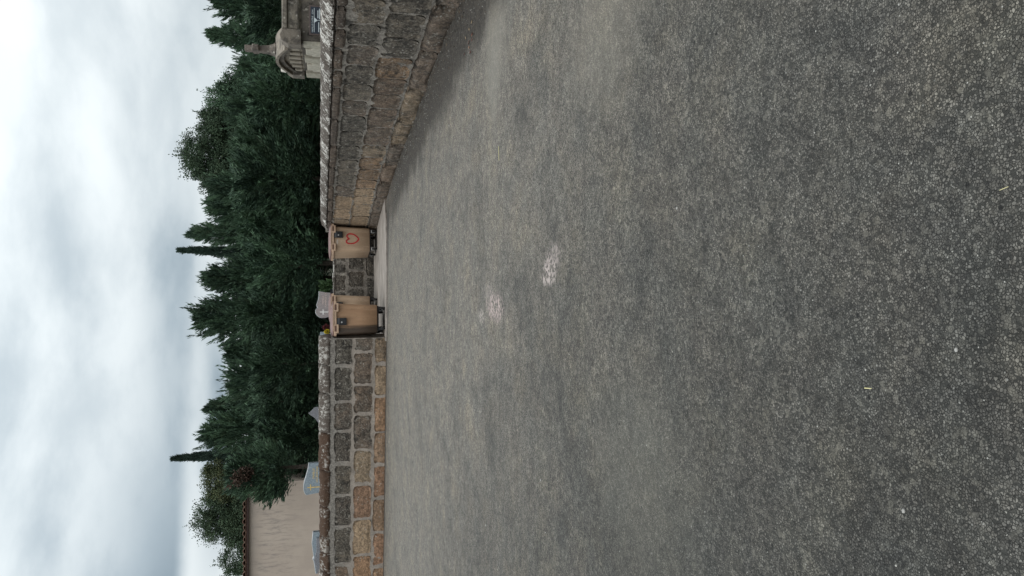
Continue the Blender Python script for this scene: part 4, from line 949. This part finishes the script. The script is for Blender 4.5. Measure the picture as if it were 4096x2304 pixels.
# ------------------------------------------------------------------ flowers, vase and shrub behind the recess
def plant(name, label, cat, loc, mesh_, m, stem_m=M_bark, stem=0.5):
    t = thing(name, label, cat, loc); c = obj('foliage', mesh_, m, t)
    MB().cyl((0, 0, 0), (0, 0, stem), 0.02, 0.012, 6).build('stem', stem_m, t); return t
plant('shrub', 'light green feathery shrub peeping over the recess wall', 'shrub', (0.03, 24.7, 0), conifer_mesh(301, 1.38, 0.13, 0.8, 46, 40, prof=0.5, blade=(0.04, 0.10), tipw=0.04), M_shrub)
M_yfl = plain('yellow_petals', (0.52, 0.42, 0.03), 0.6, 0.15, 30, 0); M_rfl = plain('dark_red_petals', (0.10, 0.02, 0.022), 0.6, 0.3, 30, 0)
M_vase = plain('black_pot', (0.02, 0.021, 0.024), 0.3, 0.2, 9, 0)
def bouquet(label, loc, H, rad, m, seed):
    t = thing('grave_flowers', label, 'flowers', loc)
    r = np.random.default_rng(seed); n = 420; v = r.normal(0, 1, (n, 3)); v /= np.linalg.norm(v, axis=1, keepdims=True)
    P = v * rad * r.uniform(0.4, 1, (n, 1)) * np.array([1, 1, 1.2]) + np.array([0, 0, H - rad])
    obj('blooms', quads_mesh('blooms', P, v, r.normal(0, 1, (n, 3)), r.uniform(0.03, 0.06, n), r.uniform(0.02, 0.045, n), np.stack([r.uniform(0, 1, n)] * 2, 1)), m, t)
    MB().cyl((0, 0, 0.62), (0, 0, H - rad), 0.03, 0.05, 8).build('stems', M_bark, t)
    MB().cyl((0, 0, 0), (0, 0, 0.65), 0.08, 0.11, 12).build('pot', M_vase, t); return t
bouquet('yellow grave flowers just above the forward bin lid', (-1.37, 24.2, 0), 1.35, 0.055, M_yfl, 7)
bouquet('dark red grave flowers beside the yellow ones', (-1.24, 24.35, 0), 1.39, 0.075, M_rfl, 8)
vs = thing('flower_pot', 'black flower pot at the right foot of the rose grey gravestone', 'flower pot', (-0.12, 24.05, 0))
MB().cyl((0, 0, 1.03), (0, 0, 1.20), 0.07, 0.085, 12).build('pot', M_vase, vs); MB().box(-0.16, 0.16, -0.12, 0.12, 0, 1.028, 0.01).build('pedestal', M_grA, vs)

# ------------------------------------------------------------------ small litter on the yard
M_straw = plain('dry_straw', (0.62, 0.56, 0.30), 0.6, 0.1, 9, 0); M_leaf = plain('fallen_leaf', (0.13, 0.05, 0.038), 0.8, 0.4, 30, 0); M_leaf2 = plain('tan_fallen_leaf', (0.36, 0.27, 0.17), 0.8, 0.3, 30, 0)
M_peb = plain('pale_pebble', (0.34, 0.33, 0.31), 0.8, 0.2, 40, 0.2)
def straw(label, a, b_, r):
    o = MB().cyl((a[0], a[1], 0.006), (b_[0], b_[1], 0.008), r, r * 0.8, 6).build('straw', M_straw); tag(o, label, 'straw', 'bits of straw on the asphalt')
straw('short pale straw lying lowest in the foreground asphalt', (-0.2835, 1.812), (-0.281, 1.783), 0.0016)
straw('thin yellow straw on the asphalt towards the right wall', (1.225, 6.32), (1.10, 6.30), 0.0024)
straw('fine pale straw on the asphalt at the right edge of the foreground', (0.222, 1.376), (0.227, 1.352), 0.0008)
def pebble(label, x, y, s, seed):
    t = bmesh.new(); bmesh.ops.create_icosphere(t, subdivisions=2, radius=1)
    for v in t.verts: v.co *= 1 + 0.28 * noise.noise(v.co * 1.5 + Vector((seed, 0, 0)))
    bmesh.ops.scale(t, vec=(s, s * 0.8, s * 0.55), verts=t.verts); bmesh.ops.translate(t, vec=(x, y, s * 0.4), verts=t.verts)
    me = bpy.data.meshes.new('pebble'); t.to_mesh(me); t.free(); tag(obj('pebble', me, M_peb), label, 'pebble', 'pale pebbles on the asphalt')
for i, (lab, x, y, s) in enumerate((('pale pebble alone in the middle of the asphalt', 0.347, 2.974, 0.007), ('pale flat pebble at lower left of the foreground', -0.591, 1.67, 0.0065), ('large pale bluish pebble nearest the camera at left', -0.15, 1.50, 0.006),
       ('pale pebble far left on the asphalt', -2.214, 6.847, 0.010), ('pale pebble left of centre on the asphalt', -1.347, 5.046, 0.009), ('whitish pebble right of the two pinkish stains', 1.95, 8.9, 0.013))):
    pebble(lab, x, y, s, i * 3.3)
rl = random.Random(9)
def leaf(label, x, y, s, m):
    a = rl.uniform(0, 6.28); P = [(-1, 0, 0.1), (-0.4, 0.42, 0.25), (0.3, 0.38, 0.2), (1, 0, 0.35), (0.3, -0.38, 0.3), (-0.4, -0.42, 0.15), (0, 0, 0.03)]
    V = [(x + s * (p[0] * math.cos(a) - p[1] * math.sin(a)), y + s * (p[0] * math.sin(a) + p[1] * math.cos(a)), 0.006 + s * p[2]) for p in P]
    tag(obj('fallen_leaf', mesh('fallen_leaf', V, [(i, (i + 1) % 6, 6) for i in range(6)]), m), label, 'leaf', 'fallen leaves by the right wall')
for i in range(9):
    leaf('small dry reddish leaf lying in the dirt along the right wall foot', 2.48 + rl.uniform(-.08, .12), 7.68 + rl.uniform(-.22, .25), 0.026, M_leaf if i % 3 else M_leaf)
for i in range(5):
    leaf('small dry tan leaf lying in the dirt along the right wall foot', 2.55 + rl.uniform(-.15, .2), 7.75 + rl.uniform(-.3, .6), 0.022, M_leaf2)
# loose grit: nobody could count it
def grit():
    r = np.random.default_rng(5); V = []; F = []
    N = 2600
    for k in range(N):
        if k < 1300: y = 1.1 + 5.2 * r.uniform() ** 1.6; x = r.uniform(-0.62, 0.62) * y
        else:
            y = r.uniform(5.8, 16.0); f = np.interp(y, [q[1] for q in RW], [q[0] for q in RW]); x = f - 0.05 - abs(r.normal(0, 0.42))
        s = r.uniform(0.0014, 0.0030) * (1 + 0.25 * y) ; b0 = len(V); a = r.uniform(0, 6.28)
        for j in range(4): V.append((x + s * math.cos(a + j * 1.57) * r.uniform(.6, 1.1), y + s * math.sin(a + j * 1.57) * r.uniform(.6, 1.1), 0.0005))
        V.append((x + r.uniform(-.3, .3) * s, y + r.uniform(-.3, .3) * s, s * r.uniform(0.5, 0.9)))
        F += [(b0 + j, b0 + (j + 1) % 4, b0 + 4) for j in range(4)]
    def f(q, b):
        p = pos(q); v = q.n('ShaderNodeTexVoronoi'); q.link(p, v.inputs['Vector']); v.inputs['Scale'].default_value = 40
        s_ = q.n('ShaderNodeSeparateColor'); q.link(v.outputs['Color'], s_.inputs[0])
        q.link(q.mix(q.math('POWER', s_.outputs[0], 2.0), (0.08, 0.08, 0.075), (0.40, 0.39, 0.36)), b.inputs['Base Color'])
    o = obj('loose_grit', mesh('loose_grit', V, F), mat('grit_stone', f, 0.8, 0.3)); tag(o, 'loose grit scattered over the asphalt', 'gravel', kind='stuff')
grit()
def litter():
    r = np.random.default_rng(12); V = []; F = []
    for k in range(1500):
        if k < 1050:
            y = 5.5 + 13.5 * r.uniform() ** 1.3; f = np.interp(y, [q[1] for q in RW], [q[0] for q in RW]); x = f - 0.03 - abs(r.normal(0, 0.16 if k % 3 else 0.40))
        else:
            t = r.uniform(0, 9.5); d_ = 0.02 + abs(r.normal(0, 0.09)); x = -1.166 - t * 0.9876 - d_ * 0.1569; y = 17.843 + t * 0.1569 - d_ * 0.9876
        s_ = r.uniform(0.006, 0.022); a = r.uniform(0, 6.28); b0 = len(V)
        for j, (u, v) in enumerate(((-1, 0), (0, .45), (1, 0), (0, -.45))):
            V.append((x + s_ * (u * math.cos(a) - v * math.sin(a)), y + s_ * (u * math.sin(a) + v * math.cos(a)), 0.004 + s_ * r.uniform(0, 0.5)))
        F += [(b0, b0 + 1, b0 + 2), (b0, b0 + 2, b0 + 3)]
    def f(q, b):
        p = pos(q); v = q.n('ShaderNodeTexVoronoi'); q.link(p, v.inputs['Vector']); v.inputs['Scale'].default_value = 25
        s_ = q.n('ShaderNodeSeparateColor'); q.link(v.outputs['Color'], s_.inputs[0])
        q.link(q.mix(q.math('POWER', s_.outputs[0], 2.5), (0.020, 0.016, 0.012), (0.24, 0.17, 0.11)), b.inputs['Base Color'])
    o = obj('leaf_litter', mesh('leaf_litter', V, F), mat('leaf_litter', f, 0.9, 0.15)); tag(o, 'crumbled brown leaf litter gathered along the wall feet', 'litter', kind='stuff')
litter()
print('objects', len(bpy.data.objects), 'tris', sum(len(m.polygons) * 2 for m in bpy.data.meshes))
